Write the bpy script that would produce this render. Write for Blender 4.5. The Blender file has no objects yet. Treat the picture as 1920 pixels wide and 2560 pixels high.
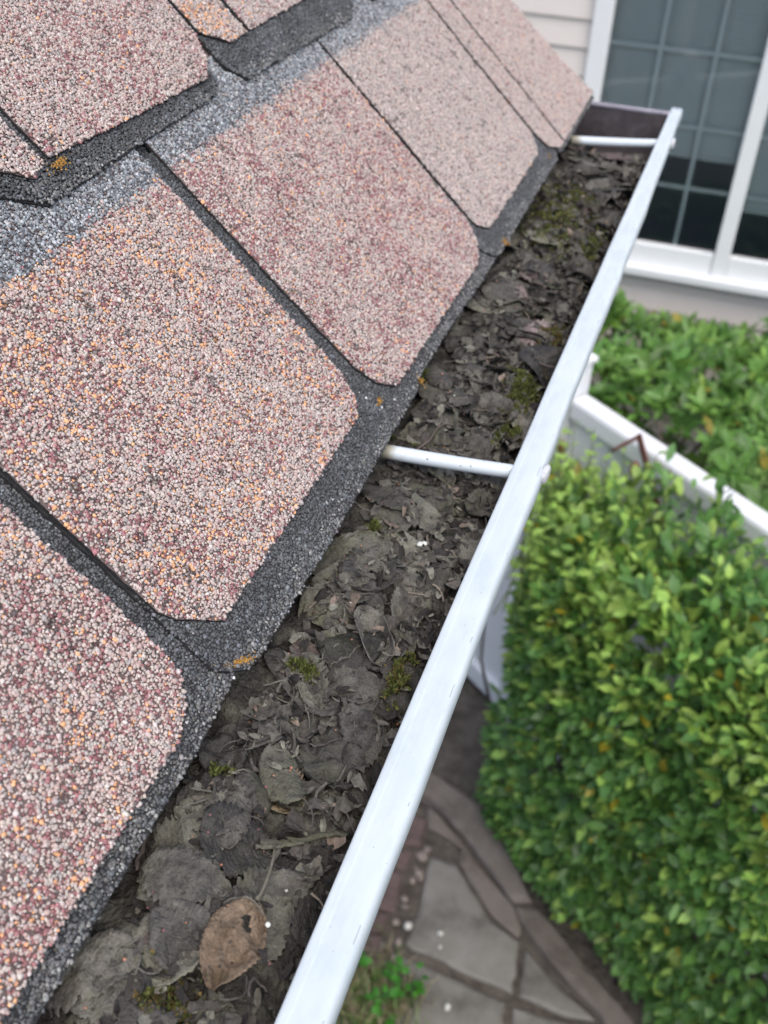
import bpy, bmesh, math, random
import numpy as np
from mathutils import Matrix, Vector

random.seed(7)
rng = np.random.default_rng(7)
sc = bpy.context.scene
C = sc.collection

# ------------------------------------------------------------------ camera
HC = 3.0                 # camera height above the ground (m)
K = 0.7                  # size of the roof edge and gutter relative to the surveyed units
FPX = 2590.0             # focal length in pixels of the 1920 x 2560 photograph
PITCH, ROLL, HEAD = math.radians(38.055), math.radians(-2.747), math.radians(16.843)
ALPHA = math.radians(42.51)   # roof pitch


def cam_axes():
    ch, sh, cp, sp = math.cos(HEAD), math.sin(HEAD), math.cos(PITCH), math.sin(PITCH)
    fwd = np.array([-sh * cp, ch * cp, -sp])
    right = np.array([ch, sh, 0.0])
    down = np.cross(fwd, right)
    cr, sr = math.cos(ROLL), math.sin(ROLL)
    return cr * right + sr * down, -sr * right + cr * down, fwd


RIGHT, DOWN, FWD = cam_axes()
cam = bpy.data.cameras.new("camera")
cam_ob = bpy.data.objects.new("camera", cam)
C.objects.link(cam_ob)
m = Matrix.Identity(4)
for i in range(3):
    m[i][0], m[i][1], m[i][2] = RIGHT[i], -DOWN[i], -FWD[i]
m[2][3] = HC
cam_ob.matrix_world = m
cam.sensor_fit = 'VERTICAL'
cam.sensor_height = 36.0
cam.lens = 36.0 * FPX / 2560.0
cam.clip_start = 0.02
cam.clip_end = 300.0
cam.dof.use_dof = True
cam.dof.focus_distance = 0.475
cam.dof.aperture_fstop = 12.5
sc.camera = cam_ob

# ------------------------------------------------------------------ sky, sun, exposure
SUN_EL, SUN_AZ = math.radians(62), math.radians(145)      # azimuth from +Y towards +X
world = bpy.data.worlds.new("World")
sc.world = world
world.use_nodes = True
nt = world.node_tree
nt.nodes.clear()
wo = nt.nodes.new('ShaderNodeOutputWorld')
bg = nt.nodes.new('ShaderNodeBackground')
sky = nt.nodes.new('ShaderNodeTexSky')
sky.sky_type = 'NISHITA'
sky.sun_disc = False
sky.sun_elevation = SUN_EL
sky.sun_rotation = SUN_AZ
sky.air_density = 1.0
sky.dust_density = 3.0
sky.ozone_density = 1.0
bg.inputs[1].default_value = 0.15
nt.links.new(sky.outputs[0], bg.inputs[0])
nt.links.new(bg.outputs[0], wo.inputs[0])
sun = bpy.data.lights.new("sun", 'SUN')
sun.energy = 1.2
sun.angle = math.radians(70)
sun.color = (1.0, 0.975, 0.94)
sun_ob = bpy.data.objects.new("sun", sun)
C.objects.link(sun_ob)
sd = Vector((math.sin(SUN_AZ) * math.cos(SUN_EL), math.cos(SUN_AZ) * math.cos(SUN_EL), math.sin(SUN_EL)))
sun_ob.rotation_euler = sd.to_track_quat('Z', 'Y').to_euler()
sun_ob.location = (2, 3, 8)
sc.view_settings.view_transform = 'Standard'
sc.view_settings.look = 'None'
sc.view_settings.gamma = 1.0
sc.view_settings.use_curve_mapping = False
sc.view_settings.exposure = 0.64
sc.render.engine = 'CYCLES'
sc.cycles.use_denoising = True


# ------------------------------------------------------------------ helpers
def ray(px, py):
    return (RIGHT * (px - 960) + DOWN * (py - 1280)) / FPX + FWD


def on_z(px, py, z):          # surveyed point (camera at the origin) on a level z
    r = ray(px, py)
    return r * (z / r[2])


def near(P):                  # surveyed coordinates -> world
    P = np.asarray(P, float)
    return P * K + np.array([0, 0, HC])


def ground(px, py, z=0.0):    # world point on a level above the ground
    return on_z(px, py, z - HC) + np.array([0, 0, HC])


EAVE_X, EAVE_Z, LIP_Z = -0.21, -0.4945, -0.5095
UP = np.array([-math.cos(ALPHA), 0, math.sin(ALPHA)])
NR = np.array([math.sin(ALPHA), 0, math.cos(ALPHA)])


def roof_pt(y, s, off):       # arrays in mm -> world
    y, s, off = np.broadcast_arrays(np.asarray(y, float), np.asarray(s, float), np.asarray(off, float))
    P = np.array([EAVE_X, 0, EAVE_Z]) + UP * (s / 1000)[..., None] + NR * (off / 1000)[..., None]
    P = P.copy()
    P[..., 1] = y / 1000
    return near(P)


ORIG = {}


def finish(o, origin, parent):
    po = ORIG.get(parent.name, np.zeros(3)) if parent else np.zeros(3)
    o.parent = parent
    o.location = Vector(np.asarray(origin) - po)
    C.objects.link(o)
    ORIG[o.name] = np.asarray(origin, float)


def mk(name, verts, faces, mat=None, parent=None, smooth=False, origin=None, cols=None, uvs=None, kind=None):
    V = np.asarray(verts, float)
    if origin is None:
        origin = V.mean(0)
        origin = np.array([origin[0], origin[1], V[:, 2].min()])
    me = bpy.data.meshes.new(name)
    V0 = V - origin
    if isinstance(faces, np.ndarray):
        n = faces.shape[1]
        me.vertices.add(len(V0))
        me.vertices.foreach_set('co', V0.astype(np.float32).ravel())
        me.loops.add(faces.size)
        me.loops.foreach_set('vertex_index', faces.astype(np.int32).ravel())
        me.polygons.add(len(faces))
        me.polygons.foreach_set('loop_start', np.arange(0, faces.size, n, dtype=np.int32))
        me.polygons.foreach_set('loop_total', np.full(len(faces), n, dtype=np.int32))
        me.update(calc_edges=True)
    else:
        me.from_pydata([tuple(v) for v in V0], [], [tuple(f) for f in faces])
        me.update()
    if cols is not None:
        a = me.attributes.new('col', 'FLOAT_COLOR', 'POINT')
        cc = np.ones((len(V0), 4), np.float32)
        cc[:, :3] = cols
        a.data.foreach_set('color', cc.ravel())
    if uvs is not None:
        a = me.attributes.new('luv', 'FLOAT_VECTOR', 'POINT')
        uu = np.zeros((len(V0), 3), np.float32)
        uu[:, :2] = uvs
        a.data.foreach_set('vector', uu.ravel())
    if smooth:
        me.polygons.foreach_set('use_smooth', np.ones(len(me.polygons), bool))
    if mat:
        for mm in (mat if isinstance(mat, (list, tuple)) else [mat]):
            me.materials.append(mm)
    o = bpy.data.objects.new(name, me)
    finish(o, origin, parent)
    if kind:
        o['kind'] = kind
    return o


def empty(name, loc, parent=None):
    o = bpy.data.objects.new(name, None)
    o.empty_display_size = 0.05
    finish(o, np.asarray(loc, float), parent)
    return o


def tag(o, label, cat=None, group=None, kind=None):
    o['label'] = label
    if cat:
        o['category'] = cat
    if group:
        o['group'] = group
    if kind:
        o['kind'] = kind
    return o


def box_vf(c, ax, ay, az, hx, hy, hz, bev=0.0):
    c, ax, ay, az = [np.asarray(v, float) for v in (c, ax, ay, az)]
    bm = bmesh.new()
    bmesh.ops.create_cube(bm, size=2.0)
    for v in bm.verts:
        v.co = Vector((v.co.x * hx, v.co.y * hy, v.co.z * hz))
    if bev > 0:
        bmesh.ops.bevel(bm, geom=list(bm.edges), offset=bev, segments=2, affect='EDGES', profile=0.5)
    bm.verts.index_update()
    V = np.array([c + ax * v.co.x + ay * v.co.y + az * v.co.z for v in bm.verts])
    F = [[v.index for v in f.verts] for f in bm.faces]
    bm.free()
    return V, F


def box(name, c, ax, ay, az, hx, hy, hz, mat, parent=None, bev=0.0, **kw):
    V, F = box_vf(c, ax, ay, az, hx, hy, hz, bev)
    return mk(name, V, F, mat, parent, **kw)


EX, EY, EZ = np.eye(3)


def tube_vf(pts, rads, n=8, caps=True):
    pts = np.asarray(pts, float)
    rads = np.broadcast_to(np.asarray(rads, float), (len(pts),))
    T = np.gradient(pts, axis=0)
    T /= np.linalg.norm(T, axis=1)[:, None] + 1e-12
    ref = np.array([0.31, 0.17, 0.93]) if abs(T[0] @ np.array([0.31, 0.17, 0.93])) < 0.9 else EX
    V = []
    for p, t, r in zip(pts, T, rads):
        a = np.cross(t, ref)
        a /= np.linalg.norm(a)
        b = np.cross(t, a)
        for k in range(n):
            th = 2 * math.pi * k / n
            V.append(p + r * (a * math.cos(th) + b * math.sin(th)))
    F = []
    for i in range(len(pts) - 1):
        for k in range(n):
            k2 = (k + 1) % n
            F.append((i * n + k, i * n + k2, (i + 1) * n + k2, (i + 1) * n + k))
    if caps:
        F.append(tuple(range(n - 1, -1, -1)))
        F.append(tuple((len(pts) - 1) * n + k for k in range(n)))
    return np.array(V), F


def merge(parts):
    V, F, o = [], [], 0
    for v, f in parts:
        V.append(v)
        F += [tuple(i + o for i in q) for q in f]
        o += len(v)
    return np.vstack(V), F


class Noise2:
    def __init__(self, seed, n=256):
        self.g = np.random.default_rng(seed).random((n, n))
        self.n = n

    def __call__(self, x, y):
        x, y = np.asarray(x, float), np.asarray(y, float)
        xi, yi = np.floor(x).astype(int), np.floor(y).astype(int)
        fx, fy = x - xi, y - yi
        fx, fy = fx * fx * (3 - 2 * fx), fy * fy * (3 - 2 * fy)
        g, n = self.g, self.n
        a, b = g[xi % n, yi % n], g[(xi + 1) % n, yi % n]
        c, d = g[xi % n, (yi + 1) % n], g[(xi + 1) % n, (yi + 1) % n]
        return (a * (1 - fx) + b * fx) * (1 - fy) + (c * (1 - fx) + d * fx) * fy - 0.5

    def fbm(self, x, y, o=4):
        s, a = 0, 1.0
        for k in range(o):
            s = s + a * self(x * 2 ** k + 17.3 * k, y * 2 ** k + 5.1 * k)
            a *= 0.5
        return s


def in_poly(px, py, poly):
    inside = np.zeros(px.shape, bool)
    n = len(poly)
    for i in range(n):
        x1, y1 = poly[i]
        x2, y2 = poly[(i + 1) % n]
        c = ((y1 > py) != (y2 > py)) & (px < (x2 - x1) * (py - y1) / (y2 - y1 + 1e-12) + x1)
        inside ^= c
    return inside


# ------------------------------------------------------------------ materials
def new_mat(name):
    mt = bpy.data.materials.new(name)
    mt.use_nodes = True
    n = mt.node_tree
    return mt, n, n.nodes['Principled BSDF']


def N(n, t, **kw):
    x = n.nodes.new(t)
    for k, v in kw.items():
        setattr(x, k, v)
    return x


def ramp(n, stops, interp='LINEAR'):
    r = n.nodes.new('ShaderNodeValToRGB')
    r.color_ramp.interpolation = interp
    e = r.color_ramp.elements
    while len(e) > len(stops):
        e.remove(e[-1])
    while len(e) < len(stops):
        e.new(1.0)
    for q, (p, c) in zip(e, stops):
        q.position = p
        q.color = (*c, 1) if len(c) == 3 else c
    return r


def noise_mat(name, stops, scale, rough=0.8, detail=6, bump=0.0, bscale=None, coord='Object', bdist=0.002, spec=0.3, metallic=0.0, objrand=0.0):
    mt, n, b = new_mat(name)
    L = n.links.new
    tc = N(n, 'ShaderNodeTexCoord')
    nz = N(n, 'ShaderNodeTexNoise')
    nz.inputs['Scale'].default_value = scale
    nz.inputs['Detail'].default_value = detail
    nz.inputs['Roughness'].default_value = 0.65
    L(tc.outputs[coord], nz.inputs['Vector'])
    r = ramp(n, stops)
    L(nz.outputs['Fac'], r.inputs[0])
    out = r.outputs[0]
    if objrand > 0:
        oi = N(n, 'ShaderNodeObjectInfo')
        hs = N(n, 'ShaderNodeHueSaturation')
        mr = N(n, 'ShaderNodeMapRange')
        mr.inputs['To Min'].default_value = 1 - objrand
        mr.inputs['To Max'].default_value = 1 + objrand
        L(oi.outputs['Random'], mr.inputs['Value'])
        L(mr.outputs[0], hs.inputs['Value'])
        L(out, hs.inputs['Color'])
        out = hs.outputs[0]
    L(out, b.inputs['Base Color'])
    b.inputs['Roughness'].default_value = rough
    b.inputs['Specular IOR Level'].default_value = spec
    b.inputs['Metallic'].default_value = metallic
    if bump > 0:
        nb = N(n, 'ShaderNodeTexNoise')
        nb.inputs['Scale'].default_value = bscale or scale * 3
        nb.inputs['Detail'].default_value = 8
        L(tc.outputs[coord], nb.inputs['Vector'])
        bp = N(n, 'ShaderNodeBump')
        bp.inputs['Strength'].default_value = bump
        bp.inputs['Distance'].default_value = bdist
        L(nb.outputs['Fac'], bp.inputs['Height'])
        L(bp.outputs[0], b.inputs['Normal'])
    return mt


def attr_mat(name, rough=0.8, spec=0.3, noise=0.0, nscale=300, trans=0.0):
    mt, n, b = new_mat(name)
    L = n.links.new
    a = N(n, 'ShaderNodeAttribute', attribute_name='col')
    out = a.outputs['Color']
    if noise > 0:
        tc = N(n, 'ShaderNodeTexCoord')
        nz = N(n, 'ShaderNodeTexNoise')
        nz.inputs['Scale'].default_value = nscale
        nz.inputs['Detail'].default_value = 5
        L(tc.outputs['Object'], nz.inputs['Vector'])
        mr = N(n, 'ShaderNodeMapRange')
        mr.inputs['From Min'].default_value = 0.25
        mr.inputs['From Max'].default_value = 0.75
        mr.inputs['To Min'].default_value = 1 - noise
        mr.inputs['To Max'].default_value = 1 + noise
        L(nz.outputs['Fac'], mr.inputs['Value'])
        mx = N(n, 'ShaderNodeVectorMath', operation='SCALE')
        L(out, mx.inputs[0])
        L(mr.outputs[0], mx.inputs['Scale'])
        out = mx.outputs[0]
    L(out, b.inputs['Base Color'])
    b.inputs['Roughness'].default_value = rough
    b.inputs['Specular IOR Level'].default_value = spec
    if trans > 0:
        t = N(n, 'ShaderNodeBsdfTranslucent')
        L(out, t.inputs['Color'])
        mix = N(n, 'ShaderNodeMixShader')
        mix.inputs[0].default_value = trans
        L(b.outputs[0], mix.inputs[1])
        L(t.outputs[0], mix.inputs[2])
        L(mix.outputs[0], n.nodes['Material Output'].inputs[0])
    return mt


M = {}
M['granule'] = attr_mat('granule', rough=0.62, spec=0.45)
M['asphalt'] = noise_mat('asphalt_mat', [(0.3, (0.018, 0.018, 0.019)), (0.7, (0.045, 0.044, 0.044))], 300, rough=0.9, bump=0.6, bscale=900, bdist=0.001)
M['pink_slab'] = noise_mat('shingle_slab', [(0.3, (0.10, 0.075, 0.07)), (0.7, (0.20, 0.15, 0.14))], 400, rough=0.9)


def shingle_tex(name, stops, scale=620):
    mt, n, b = new_mat(name)
    L = n.links.new
    tc = N(n, 'ShaderNodeTexCoord')
    v = N(n, 'ShaderNodeTexVoronoi')
    v.inputs['Scale'].default_value = scale
    L(tc.outputs['Object'], v.inputs['Vector'])
    sep = N(n, 'ShaderNodeSeparateColor')
    L(v.outputs['Color'], sep.inputs[0])
    r = ramp(n, stops, 'CONSTANT')
    L(sep.outputs[0], r.inputs[0])
    L(r.outputs[0], b.inputs['Base Color'])
    b.inputs['Roughness'].default_value = 0.8
    bp = N(n, 'ShaderNodeBump', invert=True)
    bp.inputs['Strength'].default_value = 0.8
    bp.inputs['Distance'].default_value = 0.0012
    L(v.outputs['Distance'], bp.inputs['Height'])
    L(bp.outputs[0], b.inputs['Normal'])
    return mt


PINK_STOPS = [(0, (0.40, 0.33, 0.30)), (0.3, (0.34, 0.23, 0.21)), (0.55, (0.20, 0.10, 0.11)), (0.72, (0.30, 0.27, 0.26)), (0.9, (0.55, 0.28, 0.14)), (0.95, (0.06, 0.05, 0.05))]
M['shingle_far'] = shingle_tex('shingle_far', PINK_STOPS)
M['charcoal_far'] = shingle_tex('charcoal_far', [(0, (0.03, 0.032, 0.036)), (0.6, (0.05, 0.053, 0.058)), (0.97, (0.25, 0.25, 0.25))])
M['wood'] = noise_mat('deck_wood', [(0.3, (0.20, 0.14, 0.09)), (0.7, (0.32, 0.24, 0.16))], 9, bump=0.2)
M['trim'] = noise_mat('white_trim', [(0.3, (0.72, 0.72, 0.70)), (0.7, (0.80, 0.80, 0.79))], 6, rough=0.45, bump=0.05)


def gutter_paint():
    mt, n, b = new_mat('gutter_paint')
    L = n.links.new
    tc = N(n, 'ShaderNodeTexCoord')
    at = N(n, 'ShaderNodeAttribute', attribute_name='luv')
    sep = N(n, 'ShaderNodeSeparateXYZ')
    L(at.outputs['Vector'], sep.inputs[0])
    n1 = N(n, 'ShaderNodeTexNoise')
    n1.inputs['Scale'].default_value = 30
    n1.inputs['Detail'].default_value = 6
    L(tc.outputs['Object'], n1.inputs['Vector'])
    base = ramp(n, [(0.3, (0.545, 0.605, 0.63)), (0.7, (0.595, 0.65, 0.67))])
    L(n1.outputs['Fac'], base.inputs[0])
    # dirt specks
    v = N(n, 'ShaderNodeTexNoise')
    v.inputs['Scale'].default_value = 700
    v.inputs['Detail'].default_value = 2
    L(tc.outputs['Object'], v.inputs['Vector'])
    sp = ramp(n, [(0.73, (0, 0, 0)), (0.77, (1, 1, 1))])
    L(v.outputs['Fac'], sp.inputs[0])
    mx = N(n, 'ShaderNodeMix', data_type='RGBA')
    L(sp.outputs[0], mx.inputs[0])
    L(base.outputs[0], mx.inputs[6])
    mx.inputs[7].default_value = (0.22, 0.22, 0.22, 1)
    # split paint line along the outer fold (luv.x = across the lip, luv.y = metres along it)
    nw = N(n, 'ShaderNodeTexNoise')
    nw.inputs['Scale'].default_value = 9
    nw.inputs['Detail'].default_value = 5
    cmb = N(n, 'ShaderNodeCombineXYZ')
    L(sep.outputs[1], cmb.inputs[0])
    L(cmb.outputs[0], nw.inputs['Vector'])
    off = N(n, 'ShaderNodeMath', operation='MULTIPLY_ADD')
    L(nw.outputs['Fac'], off.inputs[0])
    off.inputs[1].default_value = 0.16
    off.inputs[2].default_value = 0.80
    d = N(n, 'ShaderNodeMath', operation='SUBTRACT')
    L(sep.outputs[0], d.inputs[0])
    L(off.outputs[0], d.inputs[1])
    ab = N(n, 'ShaderNodeMath', operation='ABSOLUTE')
    L(d.outputs[0], ab.inputs[0])
    lt = N(n, 'ShaderNodeMath', operation='LESS_THAN')
    L(ab.outputs[0], lt.inputs[0])
    lt.inputs[1].default_value = 0.012
    n3 = N(n, 'ShaderNodeTexNoise')
    n3.inputs['Scale'].default_value = 34
    n3.inputs['Detail'].default_value = 4
    cm2 = N(n, 'ShaderNodeCombineXYZ')
    L(sep.outputs[1], cm2.inputs[1])
    L(cm2.outputs[0], n3.inputs['Vector'])
    gt = N(n, 'ShaderNodeMath', operation='GREATER_THAN')
    L(n3.outputs['Fac'], gt.inputs[0])
    gt.inputs[1].default_value = 0.60
    mu = N(n, 'ShaderNodeMath', operation='MULTIPLY')
    L(lt.outputs[0], mu.inputs[0])
    L(gt.outputs[0], mu.inputs[1])
    m2 = N(n, 'ShaderNodeMix', data_type='RGBA')
    L(mu.outputs[0], m2.inputs[0])
    L(mx.outputs[2], m2.inputs[6])
    m2.inputs[7].default_value = (0.36, 0.38, 0.39, 1)
    gx = N(n, 'ShaderNodeMapping')
    gx.inputs['Scale'].default_value = (1.0, 9.0, 1.0)
    L(at.outputs['Vector'], gx.inputs['Vector'])
    gn = N(n, 'ShaderNodeTexNoise')
    gn.inputs['Scale'].default_value = 2.2
    gn.inputs['Detail'].default_value = 8
    gn.inputs['Roughness'].default_value = 0.7
    L(gx.outputs[0], gn.inputs['Vector'])
    gr = ramp(n, [(0.45, (1, 1, 1)), (0.75, (0.87, 0.87, 0.85))])
    L(gn.outputs['Fac'], gr.inputs[0])
    m3 = N(n, 'ShaderNodeMix', data_type='RGBA', blend_type='MULTIPLY')
    m3.inputs[0].default_value = 1.0
    L(m2.outputs[2], m3.inputs[6])
    L(gr.outputs[0], m3.inputs[7])
    L(m3.outputs[2], b.inputs['Base Color'])
    b.inputs['Roughness'].default_value = 0.5
    b.inputs['Specular IOR Level'].default_value = 0.25
    n4 = N(n, 'ShaderNodeTexNoise')
    n4.inputs['Scale'].default_value = 60
    n4.inputs['Detail'].default_value = 7
    L(tc.outputs['Object'], n4.inputs['Vector'])
    bp = N(n, 'ShaderNodeBump')
    bp.inputs['Strength'].default_value = 0.25
    bp.inputs['Distance'].default_value = 0.0008
    L(n4.outputs['Fac'], bp.inputs['Height'])
    L(bp.outputs[0], b.inputs['Normal'])
    return mt


M['gutter'] = gutter_paint()
M['gutter_inside'] = noise_mat('grimy_gutter_inside', [(0.3, (0.050, 0.043, 0.045)), (0.55, (0.092, 0.080, 0.083)), (0.8, (0.18, 0.16, 0.165))], 45, rough=0.6, bump=0.3, bscale=300)
M['zinc'] = noise_mat('spike_metal', [(0.3, (0.42, 0.42, 0.42)), (0.6, (0.68, 0.69, 0.70))], 500, rough=0.5, bump=0.8, bscale=900, bdist=0.001)
M['strap_end'] = noise_mat('weathered_paint', [(0.35, (0.30, 0.27, 0.20)), (0.5, (0.55, 0.53, 0.48)), (0.62, (0.72, 0.76, 0.80))], 110, rough=0.55)


def strap_paint():
    mt, n, b = new_mat('strap_paint')
    L = n.links.new
    at = N(n, 'ShaderNodeAttribute', attribute_name='luv')
    sep = N(n, 'ShaderNodeSeparateXYZ')
    L(at.outputs['Vector'], sep.inputs[0])
    tc = N(n, 'ShaderNodeTexCoord')
    nz = N(n, 'ShaderNodeTexNoise')
    nz.inputs['Scale'].default_value = 420
    nz.inputs['Detail'].default_value = 3
    L(tc.outputs['Object'], nz.inputs['Vector'])
    sp = ramp(n, [(0.66, (0.60, 0.655, 0.68)), (0.72, (0.20, 0.20, 0.20))])
    L(nz.outputs['Fac'], sp.inputs[0])
    n2 = N(n, 'ShaderNodeTexNoise')
    n2.inputs['Scale'].default_value = 150
    n2.inputs['Detail'].default_value = 6
    L(tc.outputs['Object'], n2.inputs['Vector'])
    ad = N(n, 'ShaderNodeMath', operation='MULTIPLY_ADD')
    L(n2.outputs['Fac'], ad.inputs[0])
    ad.inputs[1].default_value = 0.22
    L(sep.outputs[1], ad.inputs[2])
    rr = ramp(n, [(0.16, (1, 1, 1)), (0.28, (0, 0, 0))])
    L(ad.outputs[0], rr.inputs[0])
    mx = N(n, 'ShaderNodeMix', data_type='RGBA')
    L(rr.outputs[0], mx.inputs[0])
    L(sp.outputs[0], mx.inputs[6])
    mx.inputs[7].default_value = (0.34, 0.32, 0.25, 1)
    L(mx.outputs[2], b.inputs['Base Color'])
    b.inputs['Roughness'].default_value = 0.45
    return mt


M['strap'] = strap_paint()


def dead_leaf(name, lo, hi, dust, dustamt=0.5, rough=0.75):
    mt, n, b = new_mat(name)
    L = n.links.new
    tc = N(n, 'ShaderNodeTexCoord')
    oi = N(n, 'ShaderNodeObjectInfo')
    at = N(n, 'ShaderNodeAttribute', attribute_name='luv')
    nz = N(n, 'ShaderNodeTexNoise')
    nz.inputs['Scale'].default_value = 130
    nz.inputs['Detail'].default_value = 8
    nz.inputs['Roughness'].default_value = 0.7
    L(tc.outputs['Object'], nz.inputs['Vector'])
    r = ramp(n, [(0.36, lo), (0.66, hi)])
    L(nz.outputs['Fac'], r.inputs[0])
    # silt film settled in patches
    nd = N(n, 'ShaderNodeTexNoise')
    nd.inputs['Scale'].default_value = 60
    nd.inputs['Detail'].default_value = 9
    nd.inputs['Roughness'].default_value = 0.75
    geo = N(n, 'ShaderNodeNewGeometry')
    L(geo.outputs['Position'], nd.inputs['Vector'])
    dr = ramp(n, [(0.42, (0, 0, 0)), (0.66, (dustamt,) * 3)])
    L(nd.outputs['Fac'], dr.inputs[0])
    mx = N(n, 'ShaderNodeMix', data_type='RGBA')
    L(dr.outputs[0], mx.inputs[0])
    L(r.outputs[0], mx.inputs[6])
    mx.inputs[7].default_value = (*dust, 1)
    film = N(n, 'ShaderNodeTexNoise')
    film.inputs['Scale'].default_value = 13
    film.inputs['Detail'].default_value = 9
    film.inputs['Roughness'].default_value = 0.72
    L(geo.outputs['Position'], film.inputs['Vector'])
    fr_ = ramp(n, [(0.54, (0, 0, 0)), (0.68, (0.48, 0.48, 0.48))])
    L(film.outputs['Fac'], fr_.inputs[0])
    mg = N(n, 'ShaderNodeMix', data_type='RGBA')
    L(fr_.outputs[0], mg.inputs[0])
    L(mx.outputs[2], mg.inputs[6])
    mg.inputs[7].default_value = (0.098, 0.102, 0.042, 1)
    hs = N(n, 'ShaderNodeHueSaturation')
    mr = N(n, 'ShaderNodeMapRange')
    mr.inputs['To Min'].default_value = 0.55
    mr.inputs['To Max'].default_value = 1.4
    L(oi.outputs['Random'], mr.inputs['Value'])
    L(mr.outputs[0], hs.inputs['Value'])
    L(mg.outputs[2], hs.inputs['Color'])
    b.inputs['Roughness'].default_value = rough
    b.inputs['Specular IOR Level'].default_value = 0.25
    gr = N(n, 'ShaderNodeTexNoise')
    gr.inputs['Scale'].default_value = 1100
    gr.inputs['Detail'].default_value = 4
    gr.inputs['Roughness'].default_value = 0.8
    L(geo.outputs['Position'], gr.inputs['Vector'])
    gm = N(n, 'ShaderNodeMapRange')
    gm.inputs['From Min'].default_value = 0.3
    gm.inputs['From Max'].default_value = 0.7
    gm.inputs['To Min'].default_value = 0.55
    gm.inputs['To Max'].default_value = 1.45
    L(gr.outputs['Fac'], gm.inputs['Value'])
    gs_ = N(n, 'ShaderNodeVectorMath', operation='SCALE')
    L(hs.outputs[0], gs_.inputs[0])
    L(gm.outputs[0], gs_.inputs['Scale'])
    L(gs_.outputs[0], b.inputs['Base Color'])
    # veins and wrinkles
    sep = N(n, 'ShaderNodeSeparateXYZ')
    L(at.outputs['Vector'], sep.inputs[0])
    ab = N(n, 'ShaderNodeMath', operation='ABSOLUTE')
    L(sep.outputs[1], ab.inputs[0])
    ma = N(n, 'ShaderNodeMath', operation='MULTIPLY_ADD')
    L(ab.outputs[0], ma.inputs[0])
    ma.inputs[1].default_value = -0.22
    L(sep.outputs[0], ma.inputs[2])
    sn = N(n, 'ShaderNodeMath', operation='MULTIPLY')
    L(ma.outputs[0], sn.inputs[0])
    sn.inputs[1].default_value = 48.0
    si = N(n, 'ShaderNodeMath', operation='SINE')
    L(sn.outputs[0], si.inputs[0])
    pw = N(n, 'ShaderNodeMath', operation='POWER')
    sa = N(n, 'ShaderNodeMath', operation='ABSOLUTE')
    L(si.outputs[0], sa.inputs[0])
    L(sa.outputs[0], pw.inputs[0])
    pw.inputs[1].default_value = 6.0
    nb = N(n, 'ShaderNodeTexNoise')
    nb.inputs['Scale'].default_value = 260
    nb.inputs['Detail'].default_value = 8
    L(tc.outputs['Object'], nb.inputs['Vector'])
    hb = N(n, 'ShaderNodeMath', operation='MULTIPLY_ADD')
    L(pw.outputs[0], hb.inputs[0])
    hb.inputs[1].default_value = 0.05
    L(nb.outputs['Fac'], hb.inputs[2])
    bp = N(n, 'ShaderNodeBump')
    bp.inputs['Strength'].default_value = 0.9
    bp.inputs['Distance'].default_value = 0.0024
    L(hb.outputs[0], bp.inputs['Height'])
    L(bp.outputs[0], b.inputs['Normal'])
    return mt


M['leaf_grey'] = dead_leaf('dead_leaf_grey', (0.036, 0.032, 0.028), (0.124, 0.113, 0.097), (0.18, 0.173, 0.138))
M['leaf_dark'] = dead_leaf('dead_leaf_dark', (0.024, 0.022, 0.020), (0.070, 0.063, 0.057), (0.12, 0.115, 0.093), 0.4, 0.55)
M['leaf_brown'] = dead_leaf('dead_leaf_brown', (0.075, 0.052, 0.034), (0.215, 0.150, 0.098), (0.17, 0.14, 0.105), 0.4, 0.7)
M['leaf_pink'] = dead_leaf('dead_leaf_pink', (0.13, 0.095, 0.088), (0.24, 0.185, 0.17), (0.18, 0.165, 0.14), 0.4)
M['leaf_silt'] = dead_leaf('dead_leaf_silt', (0.070, 0.065, 0.054), (0.140, 0.131, 0.106), (0.195, 0.192, 0.142), 0.6, 0.85)
M['litter'] = attr_mat('litter_bits', rough=0.85, spec=0.2, noise=0.35, nscale=500)
M['bed'] = noise_mat('gutter_mulch', [(0.34, (0.012, 0.0105, 0.009)), (0.52, (0.055, 0.050, 0.042)), (0.70, (0.175, 0.168, 0.13))], 60, rough=0.9, detail=12, bump=1.0, bscale=420, bdist=0.004)  # humus colour, its dark stop lowered to paint shade into gaps between leaves
M['moss'] = attr_mat('moss_mat', rough=0.8, spec=0.2)
M['lichen'] = attr_mat('lichen_mat', rough=0.85, spec=0.2)
M['leaf_green'] = attr_mat('green_leaf', rough=0.42, spec=0.5, noise=0.22, nscale=60, trans=0.25)
M['stem'] = noise_mat('stem_bark', [(0.3, (0.06, 0.045, 0.035)), (0.7, (0.16, 0.13, 0.11))], 40, bump=0.4)
M['vinyl'] = noise_mat('vinyl_white', [(0.3, (0.76, 0.77, 0.78)), (0.7, (0.83, 0.84, 0.85))], 5, rough=0.35, spec=0.5)
M['rust'] = noise_mat('rusty_iron', [(0.3, (0.075, 0.030, 0.022)), (0.7, (0.16, 0.066, 0.048))], 70, rough=0.85, bump=0.4)
M['bud'] = noise_mat('red_bud', [(0.3, (0.15, 0.022, 0.020)), (0.7, (0.26, 0.05, 0.042))], 70, rough=0.5)
M['siding'] = noise_mat('siding', [(0.3, (0.66, 0.60, 0.55)), (0.7, (0.70, 0.64, 0.59))], 7, rough=0.55, bump=0.06, bscale=80)
M['win_frame'] = noise_mat('window_frame', [(0.3, (0.74, 0.75, 0.74)), (0.7, (0.80, 0.81, 0.80))], 5, rough=0.4)
M['muntin'] = noise_mat('muntin', [(0.3, (0.76, 0.79, 0.79)), (0.7, (0.80, 0.83, 0.83))], 5, rough=0.4)
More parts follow.
